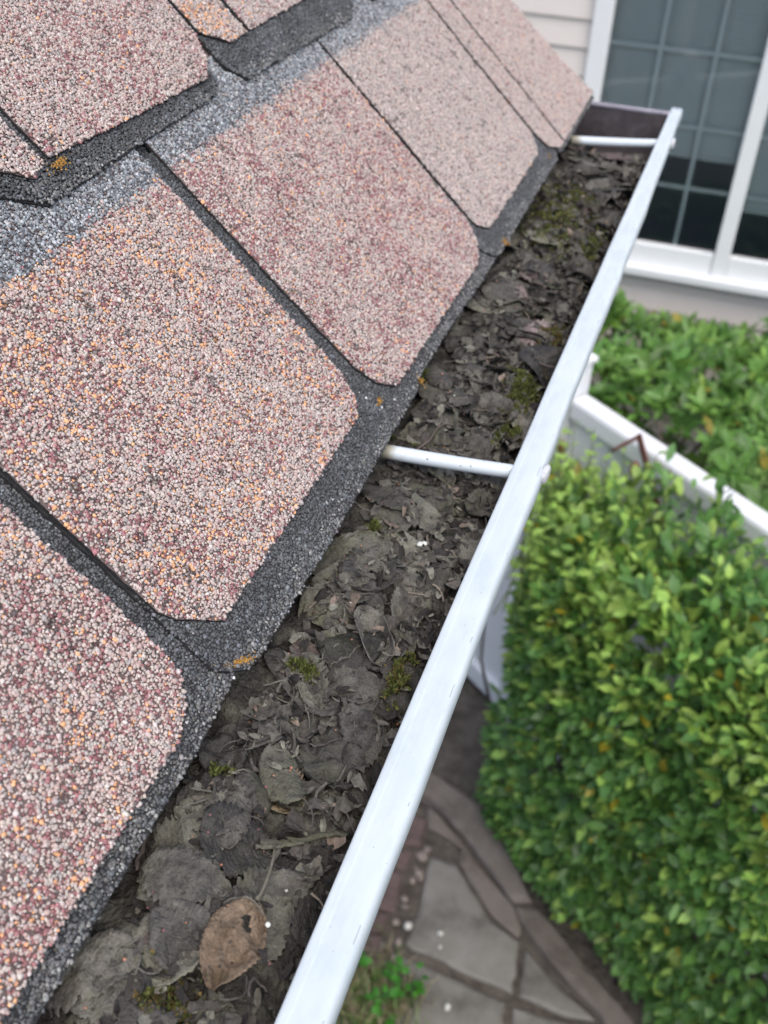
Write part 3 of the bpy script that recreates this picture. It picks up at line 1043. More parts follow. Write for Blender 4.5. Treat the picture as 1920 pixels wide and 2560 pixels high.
def lay_leaf(cx, cy, length, width, ang, mat, curl=0.3, fold=0.15, wrinkle=1.0, serr=0.07, roll=0.0, nu=27, nv=11, tear=0.05, blunt=0.0, lift=0.0, stalk=False, seed=None, tilt=(0, 0), name='dead_leaf', press=0.85, hole=None, conform=0.18, oval=False, loose=False):
    if not loose:
        SPECIAL.append((cx, cy, 0.5 * max(width, length * 0.8)))
    lr = np.random.default_rng(seed if seed is not None else rng.integers(1 << 30))
    u = np.linspace(0, 1, nu)
    v = np.linspace(-1, 1, nv)
    U, Vv = np.meshgrid(u, v, indexing='ij')
    w = np.sin(np.pi * np.clip(U, 0.0, 1) ** (0.82 - 0.2 * blunt)) ** (0.75 - 0.3 * blunt)
    if oval:
        w = np.sin(np.pi * np.clip(U * 0.96 + 0.02, 0, 1)) ** 0.62
    w = np.maximum(w, 0.03)
    edge = np.abs(Vv) > 0.99
    w = w * (1 + edge * serr * np.where(np.arange(nu)[:, None] % 2 == 0, 1, -1))
    ph = lr.uniform(0, 100)
    w = w * (1 + 0.16 * LEAF_N.fbm(U * 3 + ph, Vv * 0.8 + ph, 3))
    lx = (U - 0.5) * length + edge * serr * length * 0.03
    ly = Vv * w * width / 2
    bend = lr.normal(0, 0.25)
    ly = ly + bend * (lx ** 2) / length
    lz = fold * np.abs(ly) * lr.choice([-1, 1, 1]) + curl * lr.choice([-0.5, 1, 1]) * (ly ** 2 / (width / 2)) + curl * lr.normal(0, 0.35) * lx ** 2 / length
    lz = lz + wrinkle * (0.0032 * LEAF_N.fbm(U * 4 + ph, Vv * 1.8 + ph * 2, 3) + 0.0012 * LEAF_N.fbm(U * 13 + ph, Vv * 5 + ph, 2))
    cr = 0.5 - np.abs(LEAF_N(U * 5.5 + ph * 3, Vv * 2.6 + ph)) * 2
    lz = lz + wrinkle * 0.0034 * np.clip(cr, -0.3, 0.5)
    ec_ = lr.uniform(0, 0.34) * lr.choice([1, 1, -0.4])
    lz = lz + ec_ * width * 0.5 * np.abs(Vv) ** 4 * np.clip(0.5 + 2.2 * LEAF_N(U * 3.5 + ph, np.sign(Vv) * 2 + ph), 0, 1.4)
    lz = lz + wrinkle * 0.0006 * edge * lr.normal(0, 1, (nu, nv))
    if roll != 0:
        rad = max(width / (2 * abs(roll)), 0.002)
        a_ = ly / rad
        ly = rad * np.sin(a_)
        lz = lz * 0.4 + rad * (1 - np.cos(a_)) * np.sign(roll)
    lz = lz + tilt[0] * lx + tilt[1] * ly
    ca, sa = math.cos(ang), math.sin(ang)
    X = cx + lx * ca - ly * sa
    Y = cy + lx * sa + ly * ca
    # keep inside the gutter
    xmax = np.interp(Y, ys, xl_s) - 0.0015
    X = np.where(X > xmax, xmax + (X - xmax) * 0.12, X)
    X = np.maximum(X, LX0 + 0.001)
    h = samp(H, X, Y)
    x_, y_, h_ = (X - cx).ravel(), (Y - cy).ravel(), h.ravel()
    A_ = np.stack([np.ones_like(x_), x_, y_, x_ * x_, x_ * y_, y_ * y_], 1)
    co, *_ = np.linalg.lstsq(A_, h_, rcond=None)
    zf = (A_ @ co).reshape(h.shape)
    zf = zf * (1 - conform) + h * conform
    z = zf + lz
    z = z + np.quantile(h - z, press) + 0.0007 + lift
    z = np.maximum(z, h - 0.0012)
    ceil_ = np.where(np.abs(Y - 0.715) < 0.045, -0.5275, np.where(np.abs(Y - 1.625) < 0.06, -0.5275, LIP_Z - (0.007 if loose else 0.001)))
    z = np.where(z > ceil_ - 0.003, ceil_ - 0.003 * np.exp(-np.maximum(z - ceil_ + 0.003, 0) / 0.003), z)
    P = np.stack([X, Y, z], -1)
    # update the pile
    i = np.clip(((X - LX0) / RES).astype(int), 1, nx_ - 2)
    j_ = np.clip(((Y - LY0) / RES).astype(int), 1, ny_ - 2)
    cap_ = np.minimum(z, h + 0.0045)
    for di in (0, 1):
        for dj in (0, 1):
            np.maximum.at(H, (i + di, j_ + dj), cap_ if loose else z)
    F = []
    for a in range(nu - 1):
        for b in range(nv - 1):
            rim = b in (0, nv - 2) or a in (0, nu - 2)
            if rim and lr.random() < tear:
                continue
            if hole and hole(U[a, b], Vv[a, b]):
                continue
            F.append((a * nv + b, (a + 1) * nv + b, (a + 1) * nv + b + 1, a * nv + b + 1))
    Vx = near(P.reshape(-1, 3))
    uvs = np.stack([U.ravel(), Vv.ravel()], 1)
    if not F:
        F = [(0, nv, nv + 1, 1)]
    o = mk(name, Vx, F, mat, smooth=True, uvs=uvs)
    so = o.modifiers.new('thickness', 'SOLIDIFY')
    so.thickness = 0.0004
    so.offset = 0
    if stalk is not False:
        d0 = P[0, nv // 2] - P[2, nv // 2]
        d0[2] = 0
        d0 /= np.linalg.norm(d0)
        side = np.array([-d0[1], d0[0], 0])
        tt = np.linspace(0, 1, 9)
        ln, bd = stalk
        pts = P[0, nv // 2] + d0 * (tt * ln)[:, None] + side * (bd * tt ** 2)[:, None]
        pts[:, 2] = np.maximum(P[0, nv // 2][2] + 0.002 * np.sin(tt * 3), samp(H, pts[:, 0], pts[:, 1]) + 0.001)
        Vs, Fs = tube_vf(near(pts), np.linspace(0.0011, 0.0008, 9) * K, 6)
        mk('leaf_stalk', Vs, Fs, M['stalk'], o, smooth=True)
    return o


M['stalk'] = noise_mat('leaf_stalk', [(0.3, (0.09, 0.08, 0.055)), (0.7, (0.16, 0.145, 0.11))], 200, rough=0.7)


def in_gutter(y, f):     # x across the open gutter
    a, b = EAVE_X + 0.004, float(np.interp(y, ys, xl_s)) - 0.006
    return a + (b - a) * f


def leaf_px(px, py):
    P = on_z(px, py, -0.533)
    return P[0], P[1]


# lower and middle layers, then the top layer
ZONES = [(0.0, 0.36, 'near the photo bottom', 'dead leaves near the photo bottom'),
         (0.36, 0.70, 'below the near strap', 'dead leaves below the near strap'),
         (0.70, 1.15, 'beyond the near strap', 'dead leaves beyond the near strap'),
         (1.15, 1.8, 'toward the far strap', 'dead leaves toward the far strap')]


def zone_tag(o, y, desc):
    for a, b, l, gname in ZONES:
        if a <= y < b:
            return tag(o, desc + ' ' + l, 'leaf', gname)
    return tag(o, desc + ' ' + ZONES[0][2], 'leaf', ZONES[0][3])


def rand_leaf(y, f, big):
    x = in_gutter(y, f)
    L_ = rng.uniform(0.030, 0.064) * big
    W_ = L_ * rng.uniform(0.48, 0.85)
    mt = rng.choice(['leaf_grey', 'leaf_dark', 'leaf_silt', 'leaf_pink', 'leaf_brown'], p=[0.47, 0.34, 0.155, 0.025, 0.01])
    rl = rng.choice([0, 0, 0, 1]) * rng.uniform(0.6, 1.9) * rng.choice([1, -1, -1])
    o = lay_leaf(x, y, L_, W_, rng.uniform(0, 2 * math.pi), M[mt], curl=rng.uniform(0.0, 0.85), fold=rng.uniform(0, 0.45), wrinkle=rng.uniform(0.8, 2.2),
                 serr=rng.choice([0.015, 0.03, 0.05, 0.07]), roll=rl, tear=rng.uniform(0.0, 0.12), blunt=rng.uniform(0, 0.8), press=rng.uniform(0.55, 0.92), lift=rng.choice([0, 0, 0.002, 0.005]), conform=rng.uniform(0.15, 0.6),
                 tilt=(rng.normal(0, 0.16), rng.normal(0, 0.24)), nu=27, nv=11, loose=True)
    look = {'leaf_grey': 'grey brown', 'leaf_dark': 'blackish', 'leaf_silt': 'silty olive', 'leaf_pink': 'pinkish', 'leaf_brown': 'tan brown'}[str(mt)]
    form = ('curled ' if rl != 0 else 'flattened ') + ('broad' if W_ > 0.68 * L_ else 'narrow')
    side = 'by the shingles' if f < 0.33 else ('by the front lip' if f > 0.67 else 'in mid gutter')
    return zone_tag(o, y, form + ' ' + look + ' dead leaf ' + side)


for i in range(120):
    rand_leaf(rng.uniform(0.10, 1.60), rng.uniform(0.02, 0.97), 1.15)
# mulch bed: the pile smoothed and filled with silt, leaves half sunk in it
def blur(A, k):
    for ax in (0, 1):
        P = np.pad(A, [(k, k) if a == ax else (0, 0) for a in (0, 1)], mode='edge')
        c = np.cumsum(np.insert(P, 0, 0, axis=ax), axis=ax)
        A = (np.take(c, np.arange(2 * k + 1, c.shape[ax]), ax) - np.take(c, np.arange(0, c.shape[ax] - 2 * k - 1), ax)) / (2 * k + 1)
    return A


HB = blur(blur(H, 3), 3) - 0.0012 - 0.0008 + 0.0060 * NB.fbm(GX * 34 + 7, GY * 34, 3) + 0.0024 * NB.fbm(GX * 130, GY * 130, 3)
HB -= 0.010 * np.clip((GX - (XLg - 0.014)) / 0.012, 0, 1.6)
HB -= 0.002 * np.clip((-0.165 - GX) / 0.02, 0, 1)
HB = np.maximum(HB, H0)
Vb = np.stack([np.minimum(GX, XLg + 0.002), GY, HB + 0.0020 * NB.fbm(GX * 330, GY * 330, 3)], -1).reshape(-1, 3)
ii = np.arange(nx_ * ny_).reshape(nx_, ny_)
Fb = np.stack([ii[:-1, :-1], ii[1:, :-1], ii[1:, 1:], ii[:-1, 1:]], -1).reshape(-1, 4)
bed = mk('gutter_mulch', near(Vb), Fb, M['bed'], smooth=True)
tag(bed, 'dark decomposed mulch filling the gutter between the leaves', 'mulch', kind='stuff')
H = np.maximum(H, HB)
for i in range(78):
    rand_leaf(rng.uniform(0.12, 1.61), rng.beta(0.85, 0.95), 0.86)
for i in range(62):
    rand_leaf(rng.uniform(0.10, 1.45), rng.uniform(-0.05, 0.32), 0.82)

# tell leaves of one description apart by how near they lie
same = {}
for o in C.objects:
    if o.name.startswith('dead_leaf') and 'label' in o:
        same.setdefault(o['label'], []).append(o)
for lab, os_ in same.items():
    os_.sort(key=lambda q: q.location.y)
    if len(os_) == 2:
        os_[0]['label'], os_[1]['label'] = lab + ', nearer one', lab + ', farther one'
    elif len(os_) > 2:
        for q, w in zip(os_, ('nearest', 'second nearest', 'third nearest', 'fourth nearest', 'fifth nearest', 'sixth nearest', 'seventh nearest', 'eighth nearest', 'ninth nearest', 'tenth nearest', 'eleventh nearest', 'twelfth nearest', 'farthest')):
            q['label'] = lab + ', ' + w

# leaves one can single out
x, y = leaf_px(872, 1425)
o = lay_leaf(x, y, 0.064, 0.058, 1.35, M['leaf_silt'], curl=0.05, fold=0.03, wrinkle=1.3, serr=0.05, blunt=0.9, tear=0.10, seed=5, press=0.75)
tag(o, 'large flat blunt grey leaf lying against the shingle edge below the near strap', 'leaf')
x, y = leaf_px(960, 1280)
o = lay_leaf(x, y, 0.050, 0.032, 2.75, M['leaf_grey'], curl=0.35, fold=0.05, wrinkle=0.8, serr=0.09, blunt=0.4, seed=9, lift=0.001)
tag(o, 'smooth curved grey leaf with toothed edge just below the near strap, beside the shingles', 'leaf')
x, y = leaf_px(1065, 1300)
o = lay_leaf(x, y, 0.046, 0.030, 2.2, M['leaf_silt'], curl=0.7, fold=0.1, wrinkle=0.8, serr=0.05, blunt=0.5, seed=10, lift=0.002, roll=-0.7)
tag(o, 'humped grey leaf just below the near strap, in mid gutter', 'leaf')
x, y = leaf_px(880, 1640)
o = lay_leaf(x, y, 0.050, 0.040, 0.5, M['leaf_dark'], curl=0.25, fold=0.25, wrinkle=1.2, serr=0.06, blunt=0.5, seed=12, lift=0.001)
tag(o, 'dark creased leaf in mid gutter under the large flat grey leaf', 'leaf')
x, y = leaf_px(1020, 1700)
o = lay_leaf(x, y, 0.052, 0.042, 1.2, M['leaf_grey'], curl=0.1, fold=0.08, wrinkle=1.6, serr=0.05, blunt=0.8, seed=13, tear=0.15)
tag(o, 'broad rumpled grey leaf against the front lip beside the lower moss tuft', 'leaf')
x, y = leaf_px(850, 1885)
o = lay_leaf(x, y, 0.058, 0.050, 0.9, M['leaf_grey'], curl=0.05, fold=0.05, wrinkle=1.5, serr=0.05, blunt=0.9, seed=14, tear=0.12)
tag(o, 'broad flat muddy leaf beside the rolled leaf near the front lip', 'leaf')
x, y = leaf_px(705, 1965)
o = lay_leaf(x, y, 0.046, 0.036, -0.95, M['leaf_silt'], curl=0.1, fold=0.0, wrinkle=0.5, serr=0.04, roll=-1.25, seed=15, lift=0.004, oval=True)
tag(o, 'pale olive leaf rolled into a tube in the lower half of the gutter', 'leaf')
x, y = leaf_px(480, 2140)
o = lay_leaf(x, y, 0.046, 0.040, 1.1, M['leaf_silt'], curl=0.0, fold=0.0, wrinkle=2.3, serr=0.02, blunt=0.9, seed=16, tear=0.1)
tag(o, 'crumpled olive grey leaf wedged against the lower shingle edge', 'leaf')
x, y = leaf_px(600, 2130)
o = lay_leaf(x, y, 0.044, 0.040, 0.4, M['leaf_dark'], curl=0.1, fold=0.1, wrinkle=1.0, serr=0.05, blunt=0.8, seed=17)
tag(o, 'flat slate dark leaf right of the crumpled olive leaf', 'leaf')
x, y = leaf_px(680, 2215)
o = lay_leaf(x, y, 0.050, 0.028, 0.75, M['leaf_grey'], curl=0.25, fold=0.15, wrinkle=1.0, serr=0.10, seed=18)
tag(o, 'long toothed grey leaf slanting up to the right above the brown leaf', 'leaf')
x, y = leaf_px(465, 2250)
o = lay_leaf(x, y, 0.054, 0.036, 0.12, M['leaf_grey'], curl=0.55, fold=0.4, wrinkle=0.8, serr=0.13, seed=19, lift=0.002)
tag(o, 'folded leaf with saw toothed edge above left of the brown leaf', 'leaf')
x, y = leaf_px(655, 2330)
o = lay_leaf(x, y, 0.052, 0.034, 1.15, M['leaf_silt'], curl=0.1, fold=0.12, wrinkle=0.8, serr=0.05, seed=20)
tag(o, 'olive dusted leaf with white specks lying under the brown leaf', 'leaf')
x, y = leaf_px(455, 2365)
o = lay_leaf(x, y, 0.034, 0.034, 2.5, M['leaf_dark'], curl=0.25, fold=0.3, wrinkle=0.6, serr=0.04, seed=21, blunt=0.9)
tag(o, 'small dark glossy leaf folded along its pale midrib, left of the brown leaf', 'leaf')
x, y = leaf_px(240, 2450)
o = lay_leaf(x, y, 0.050, 0.042, 0.6, M['leaf_grey'], curl=0.1, fold=0.05, wrinkle=1.9, serr=0.04, seed=22, blunt=0.9)
tag(o, 'crinkled grey leaf in the bottom left corner of the gutter', 'leaf')
x, y = leaf_px(790, 2290)
o = lay_leaf(x, y, 0.036, 0.024, 1.3, M['leaf_dark'], curl=0.5, fold=0.2, wrinkle=0.9, serr=0.05, roll=1.2, seed=23, lift=0.002)
tag(o, 'dark curled leaf against the front lip, right of the brown leaf', 'leaf')
x, y = leaf_px(588, 2400)
o = lay_leaf(x, y, 0.050, 0.033, -1.62, M['leaf_brown'], curl=-0.15, fold=0.14, wrinkle=1.9, serr=0.03, seed=41, lift=0.006, press=1.0, conform=0.0, oval=True, tear=0.0, stalk=(0.034, 0.008), nv=13, nu=35,
             hole=lambda u, v: (0.16 < u < 0.24 and -0.30 < v < 0.05) or (0.24 <= u < 0.30 and -0.02 < v < 0.2))
tag(o, 'dry brown oval leaf with a hole and long stalk near the photo bottom', 'leaf')
x, y = leaf_px(1095, 990)
o = lay_leaf(x, y, 0.040, 0.026, -0.75, M['leaf_dark'], curl=0.5, fold=0.3, wrinkle=0.8, serr=0.05, seed=25, lift=0.005, tilt=(-0.25, 0.2))
tag(o, 'dark cupped leaf standing up by the shingle edge above the near strap', 'leaf')
x, y = leaf_px(1265, 950)
o = lay_leaf(x, y, 0.046, 0.024, 0.25, M['leaf_dark'], curl=0.4, fold=0.2, wrinkle=0.7, serr=0.05, seed=26, lift=0.003, roll=1.1)
tag(o, 'long dark leaf with upturned edge beyond the near strap, beside the thin twig', 'leaf')
x, y = leaf_px(1270, 770)
o = lay_leaf(x, y, 0.060, 0.050, 0.9, M['leaf_grey'], curl=0.1, fold=0.1, wrinkle=1.1, serr=0.05, seed=27, blunt=0.7)
tag(o, 'broad smooth grey leaf in the middle stretch beside the shingle edge', 'leaf')
x, y = leaf_px(1320, 850)
o = lay_leaf(x, y, 0.062, 0.036, -0.35, M['leaf_grey'], curl=0.15, fold=0.2, wrinkle=0.9, serr=0.05, seed=28)
tag(o, 'pointed grey leaf in mid gutter above the thin twig', 'leaf')
x, y = leaf_px(1560, 395)
o = lay_leaf(x, y, 0.085, 0.042, 0.55, M['leaf_pink'], curl=0.3, fold=0.2, wrinkle=1.0, serr=0.04, seed=29, lift=0.004)
tag(o, 'pinkish brown leaf against the front lip just below the far strap', 'leaf')
x, y = leaf_px(1440, 395)
o = lay_leaf(x, y, 0.050, 0.030, 1.5, M['leaf_pink'], curl=0.3, fold=0.2, wrinkle=1.0, serr=0.04, seed=30, lift=0.004)
tag(o, 'small pinkish leaf under the roof end of the far strap', 'leaf')

# small torn bits, stalks and grit: one uncountable mass
bits = []
bcol = []
nbits = 1500
by = rng.uniform(0.08, 1.63, nbits)
bx = np.array([in_gutter(a, b) for a, b in zip(by, rng.beta(0.9, 0.9, nbits) * 1.04 - 0.02)])
bh = samp(H, bx, by)
V, F, Cc_ = [], [], []
base_cols = np.array([(0.075, 0.067, 0.058), (0.12, 0.11, 0.092), (0.035, 0.031, 0.029), (0.17, 0.163, 0.13), (0.18, 0.14, 0.11)])
for i in range(nbits):
    if on_special(bx[i], by[i]) and rng.random() < 0.85:
        continue
    L_ = rng.uniform(0.003, 0.0115)
    W_ = L_ * rng.uniform(0.3, 0.8)
    a = rng.uniform(0, 6.283)
    d = np.array([math.cos(a), math.sin(a), rng.normal(0, 0.22)])
    s_ = np.array([-math.sin(a), math.cos(a), rng.normal(0, 0.22)])
    p0 = np.array([bx[i], by[i], bh[i] + 0.0024])
    cu = rng.normal(0, 0.25) * L_
    pts = []
    for u_ in (-1, -0.3, 0.4, 1):
        ww = W_ * (1 - 0.6 * abs(u_)) * rng.uniform(0.7, 1.2)
        for v_ in (-1, 0, 1):
            pts.append(p0 + d * u_ * L_ / 2 + s_ * v_ * ww / 2 + np.array([0, 0, cu * u_ * u_ + rng.normal(0, 0.0004) + 0.0009 * abs(v_)]))
    o0 = len(V)
    V += pts
    for q in range(3):
        for r_ in range(2):
            F.append((o0 + q * 3 + r_, o0 + q * 3 + 3 + r_, o0 + q * 3 + 4 + r_, o0 + q * 3 + 1 + r_))
    Cc_ += [base_cols[rng.choice(5, p=[0.34, 0.26, 0.22, 0.13, 0.05])] * rng.uniform(0.8, 1.25)] * 12
for i in range(1500):     # torn, curled leaf shards
    y = rng.uniform(0.09, 1.64)
    x = in_gutter(y, rng.beta(0.85, 0.85) * 1.03 - 0.01)
    if on_special(x, y) or (y < 0.7 and rng.random() < 0.45):
        continue
    L_, W_ = rng.uniform(0.009, 0.022), rng.uniform(0.006, 0.014)
    rad = rng.uniform(0.0028, 0.010)
    gu, gv = np.meshgrid(np.linspace(-1, 1, 6), np.linspace(-1, 1, 4), indexing='ij')
    gu = gu * (1 + 0.18 * rng.normal(size=gu.shape))
    gv = gv * (1 - 0.35 * np.abs(gu)) * (1 + 0.22 * rng.normal(size=gv.shape))
    an = gu * L_ / 2 / rad
    an = np.clip(an, -2.2, 2.2)
    Q = np.stack([rad * np.sin(an), gv * W_ / 2, rad * (1 - np.cos(an)) * rng.choice([1, 1, -1]) + 0.0005 * rng.normal(size=gu.shape)], -1)
    a, tl_, tr_ = rng.uniform(0, 6.283), rng.normal(0, 0.35), rng.normal(0, 0.35)
    ca, sa = math.cos(a), math.sin(a)
    Q[..., 2] += tl_ * Q[..., 0] + tr_ * Q[..., 1]
    Q = np.stack([x + Q[..., 0] * ca - Q[..., 1] * sa, y + Q[..., 0] * sa + Q[..., 1] * ca, Q[..., 2]], -1)
    Q[..., 0] = np.minimum(Q[..., 0], np.interp(Q[..., 1], ys, xl_s) - 0.002)
    Q[..., 2] += np.quantile(samp(H, Q[..., 0], Q[..., 1]) - Q[..., 2], rng.uniform(0.35, 0.8)) + 0.0014
    o0 = len(V)
    V += list(Q.reshape(-1, 3))
    F += [(o0 + q * 4 + r_, o0 + q * 4 + 4 + r_, o0 + q * 4 + 5 + r_, o0 + q * 4 + 1 + r_) for q in range(5) for r_ in range(3)]
    Cc_ += [base_cols[rng.choice(5, p=[0.40, 0.24, 0.26, 0.07, 0.03])] * rng.uniform(0.7, 1.2)] * 24
for i in range(420):      # loose stalks and rootlets
    y = rng.uniform(0.1, 1.6)
    x = in_gutter(y, rng.uniform(0.02, 0.98))
    if on_special(x, y):
        continue
    L_ = rng.uniform(0.010, 0.032)
    a = rng.uniform(0, 6.283)
    cv = rng.normal(0, 1.3)
    tt = np.linspace(0, 1, 7)
    th = a + cv * tt
    px_ = x + np.cumsum(np.cos(th)) * L_ / 7
    py_ = y + np.cumsum(np.sin(th)) * L_ / 7
    px_ = np.minimum(px_, np.interp(py_, ys, xl_s) - 0.003)
    pz_ = samp(H, px_, py_) + 0.0012
    pz_ = 0.5 * pz_ + 0.5 * pz_.max()
    vt, ft = tube_vf(np.stack([px_, py_, pz_], 1), np.linspace(0.00085, 0.00045, 7) * rng.uniform(0.7, 1.3), 4)
    o0 = len(V)
    V += list(vt)
    F += [tuple(o0 + q for q in f) for f in ft]
    Cc_ += [np.array([(0.085, 0.075, 0.066), (0.13, 0.12, 0.10), (0.19, 0.16, 0.125)][rng.choice(3, p=[0.5, 0.35, 0.15])])] * len(vt)
for i in range(900):      # lost granules and grit on top
    y = rng.uniform(0.1, 1.6)
    x = in_gutter(y, rng.beta(0.8, 1.5))
    z = float(samp(H, np.array([x]), np.array([y]))[0]) + 0.0012
    r_ = rng.uniform(0.0006, 0.0013)
    o0 = len(V)
    for ax in (EX, -EX, EY, -EY, EZ, -EZ):
        V.append(np.array([x, y, z]) + ax * r_ * rng.uniform(0.7, 1.2))
    F += [tuple(o0 + q for q in f) for f in OCT_F]
    k = rng.random()
    cc = (0.42, 0.20, 0.13) if k < 0.10 else ((0.20, 0.10, 0.10) if k < 0.2 else ((0.5, 0.5, 0.45) if k < 0.23 else (0.07, 0.065, 0.05)))
    Cc_ += [np.array(cc)] * 6
o = mk('leaf_litter', near(V), F, M['litter'], cols=np.array(Cc_))
tag(o, 'crumbled leaf bits, stalks and grit scattered over the gutter leaves', 'litter', kind='stuff')

# twigs and small finds
def litter_tube(name, pxs, rad, mat, label, cat, dz=0.003):
    P = np.array([[*leaf_px(*q), 0] for q in pxs])
    t0 = np.linspace(0, 1, len(P))
    tt = np.linspace(0, 1, 14)
    Q = np.stack([np.interp(tt, t0, P[:, k]) for k in range(3)], 1)
    Q[:, 2] = samp(H, Q[:, 0], Q[:, 1])
    Q[:, 2] = np.maximum(Q[:, 2] * 0.3 + np.quantile(Q[:, 2], 0.8) * 0.7, Q[:, 2]) + dz
    Q[:, :2] += rng.normal(0, rad * 0.25, (14, 2))
    vt, ft = tube_vf(near(Q), np.linspace(rad, rad * 0.55, 14) * K * (1 + 0.15 * rng.normal(size=14)), 7)
    return tag(mk(name, vt, ft, mat, smooth=True), label, cat)


litter_tube('twig', [(1222, 906), (1300, 920), (1384, 931)], 0.0016, M['stem'], 'thin dark twig lying across the leaves toward the mossy front lip', 'twig')
litter_tube('twig', [(1010, 1180), (1040, 1150), (1120, 1090), (1150, 1080)], 0.0013, M['stem'], 'thin curved twig just above the near strap', 'twig')
litter_tube('twig', [(372, 2105), (350, 2170), (346, 2200)], 0.0018, M['stem'], 'short straight twig beside the crumpled olive leaf at the shingle edge', 'twig')
for k, (q, r_) in enumerate((([(655, 2112), (720, 2098), (800, 2085), (872, 2080)], 0.0034), ([(640, 2125), (700, 2112), (760, 2104)], 0.0022))):
    litter_tube('bark_strip', q, r_ * 0.8, M['leaf_silt'], ('long frayed pale brown bark strip pointing at the front lip', 'short frayed bark strip alongside the longer strip')[k], 'bark')


def speck(px, py, r, name, label, cat, dz=0.002, mat='white_speck', lumps=1):
    x, y = leaf_px(px, py)
    z = float(samp(H, np.array([x]), np.array([y]))[0]) + dz
    parts = []
    for k in range(lumps):
        bm = bmesh.new()
        bmesh.ops.create_icosphere(bm, subdivisions=2, radius=r * (1 - 0.2 * k))
        for v in bm.verts:
            v.co *= 1 + 0.25 * float(NZ.fbm(v.co.x * 900 + k, v.co.y * 900 + v.co.z * 500, 2))
            v.co.z *= 0.7
        bm.verts.index_update()
        cc = np.array([x + k * r * 0.9, y + k * r * 0.8, z])
        parts.append((np.array([cc + np.array(v.co) for v in bm.verts]), [[v.index for v in f.verts] for f in bm.faces]))
        bm.free()
    V, F = merge(parts)
    return tag(mk(name, near(V), F, M[mat], smooth=True), label, cat)


speck(1050, 1375, 0.0030, 'pebble', 'tiny cream white pebble lying on the leaves beside the large flat leaf', 'pebble', dz=0.003, lumps=2)
speck(651, 2288, 0.0015, 'white_dropping', 'upper of two small white dots on the olive leaf by the brown leaf', 'dropping', dz=0.0015)
speck(672, 2352, 0.0016, 'white_dropping', 'lower of two small white dots on the olive leaf by the brown leaf', 'dropping', dz=0.0015)


# moss
def moss(px, py, rx, ry, n, label, ang=0.0, hgt=0.0065, brown=0.0, zc=None):
    cx, cy = leaf_px(px, py)
    V, F, Cl = [], [], []
    for i in range(n):
        r_ = math.sqrt(rng.random()) * (0.6 + 0.8 * rng.random())
        th = rng.uniform(0, 6.283)
        ex, ey = rx * r_ * math.cos(th), ry * r_ * math.sin(th)
        x = cx + ex * math.cos(ang) - ey * math.sin(ang)
        y = cy + ex * math.sin(ang) + ey * math.cos(ang)
        x = min(x, float(np.interp(y, ys, xl_s)) - 0.002)
        if NZ2.fbm(x * 120, y * 120, 3) < -0.10 + 0.25 * (r_ - 0.5):
            continue
        z = float(samp(H, np.array([x]), np.array([y]))[0]) if zc is None else zc
        h_ = hgt * rng.uniform(0.45, 1.1) * (1.1 - 0.6 * r_)
        b0 = np.array([x, y, z + 0.0022])
        lean = np.array([rng.normal(0, 0.55), rng.normal(0, 0.55), 1.0])
        lean /= np.linalg.norm(lean)
        side = np.cross(lean, rng.normal(size=3))
        side /= np.linalg.norm(side)
        w_ = rng.uniform(0.0006, 0.0013)
        t_ = b0 + lean * h_
        mid = b0 + lean * h_ * 0.55 + side * rng.normal(0, 0.0004)
        o0 = len(V)
        V += [b0 - side * w_ * 0.6, b0 + side * w_ * 0.6, mid - side * w_, mid + side * w_, t_]
        F += [(o0, o0 + 1, o0 + 3, o0 + 2), (o0 + 2, o0 + 3, o0 + 4)]
        c_ = np.array((0.095, 0.108, 0.030)) * rng.uniform(0.5, 1.45) if rng.random() > brown else np.array((0.17, 0.12, 0.045)) * rng.uniform(0.5, 1.2)
        Cl += [c_] * 5
    o = mk('moss', near(V), F, M['moss'], cols=np.array(Cl))
    return tag(o, label, 'moss', kind='stuff')


moss(1300, 1000, 0.018, 0.055, 4200, 'green moss cushion hugging the front lip above the near strap', -0.0)
moss(1375, 870, 0.014, 0.055, 2800, 'brownish moss along the front lip in the middle stretch', -0.0, brown=0.6)
moss(1265, 1095, 0.013, 0.028, 1300, 'moss patch in the corner between the near strap and front lip')
moss(1050, 990, 0.006, 0.012, 380, 'tiny moss tuft at the shingle edge beside the cupped dark leaf')
moss(1010, 1120, 0.022, 0.006, 420, 'thin moss strip along the upper side of the near strap', 0.0, 0.004)
moss(1400, 560, 0.045, 0.14, 8000, 'patchy moss over the leaves in the far stretch', 0.0, 0.005, brown=0.15)
moss(1480, 620, 0.016, 0.070, 1700, 'moss along the front lip in the far stretch')
moss(1010, 1700, 0.011, 0.024, 1000, 'dark moss tuft by the front lip in the lower half', 0.0, 0.007, brown=0.25)
moss(762, 1702, 0.012, 0.010, 520, 'small bright moss tuft in mid gutter below the large flat leaf')
moss(930, 1362, 0.008, 0.008, 260, 'speck of moss on the edge of the large flat leaf')
moss(420, 2520, 0.018, 0.014, 700, 'brownish moss tuft left of the brown leaf at the photo bottom', 0.0, 0.006, brown=0.45)
moss(555, 1975, 0.009, 0.008, 300, 'small moss tuft near the shingle edge left of the rolled leaf')


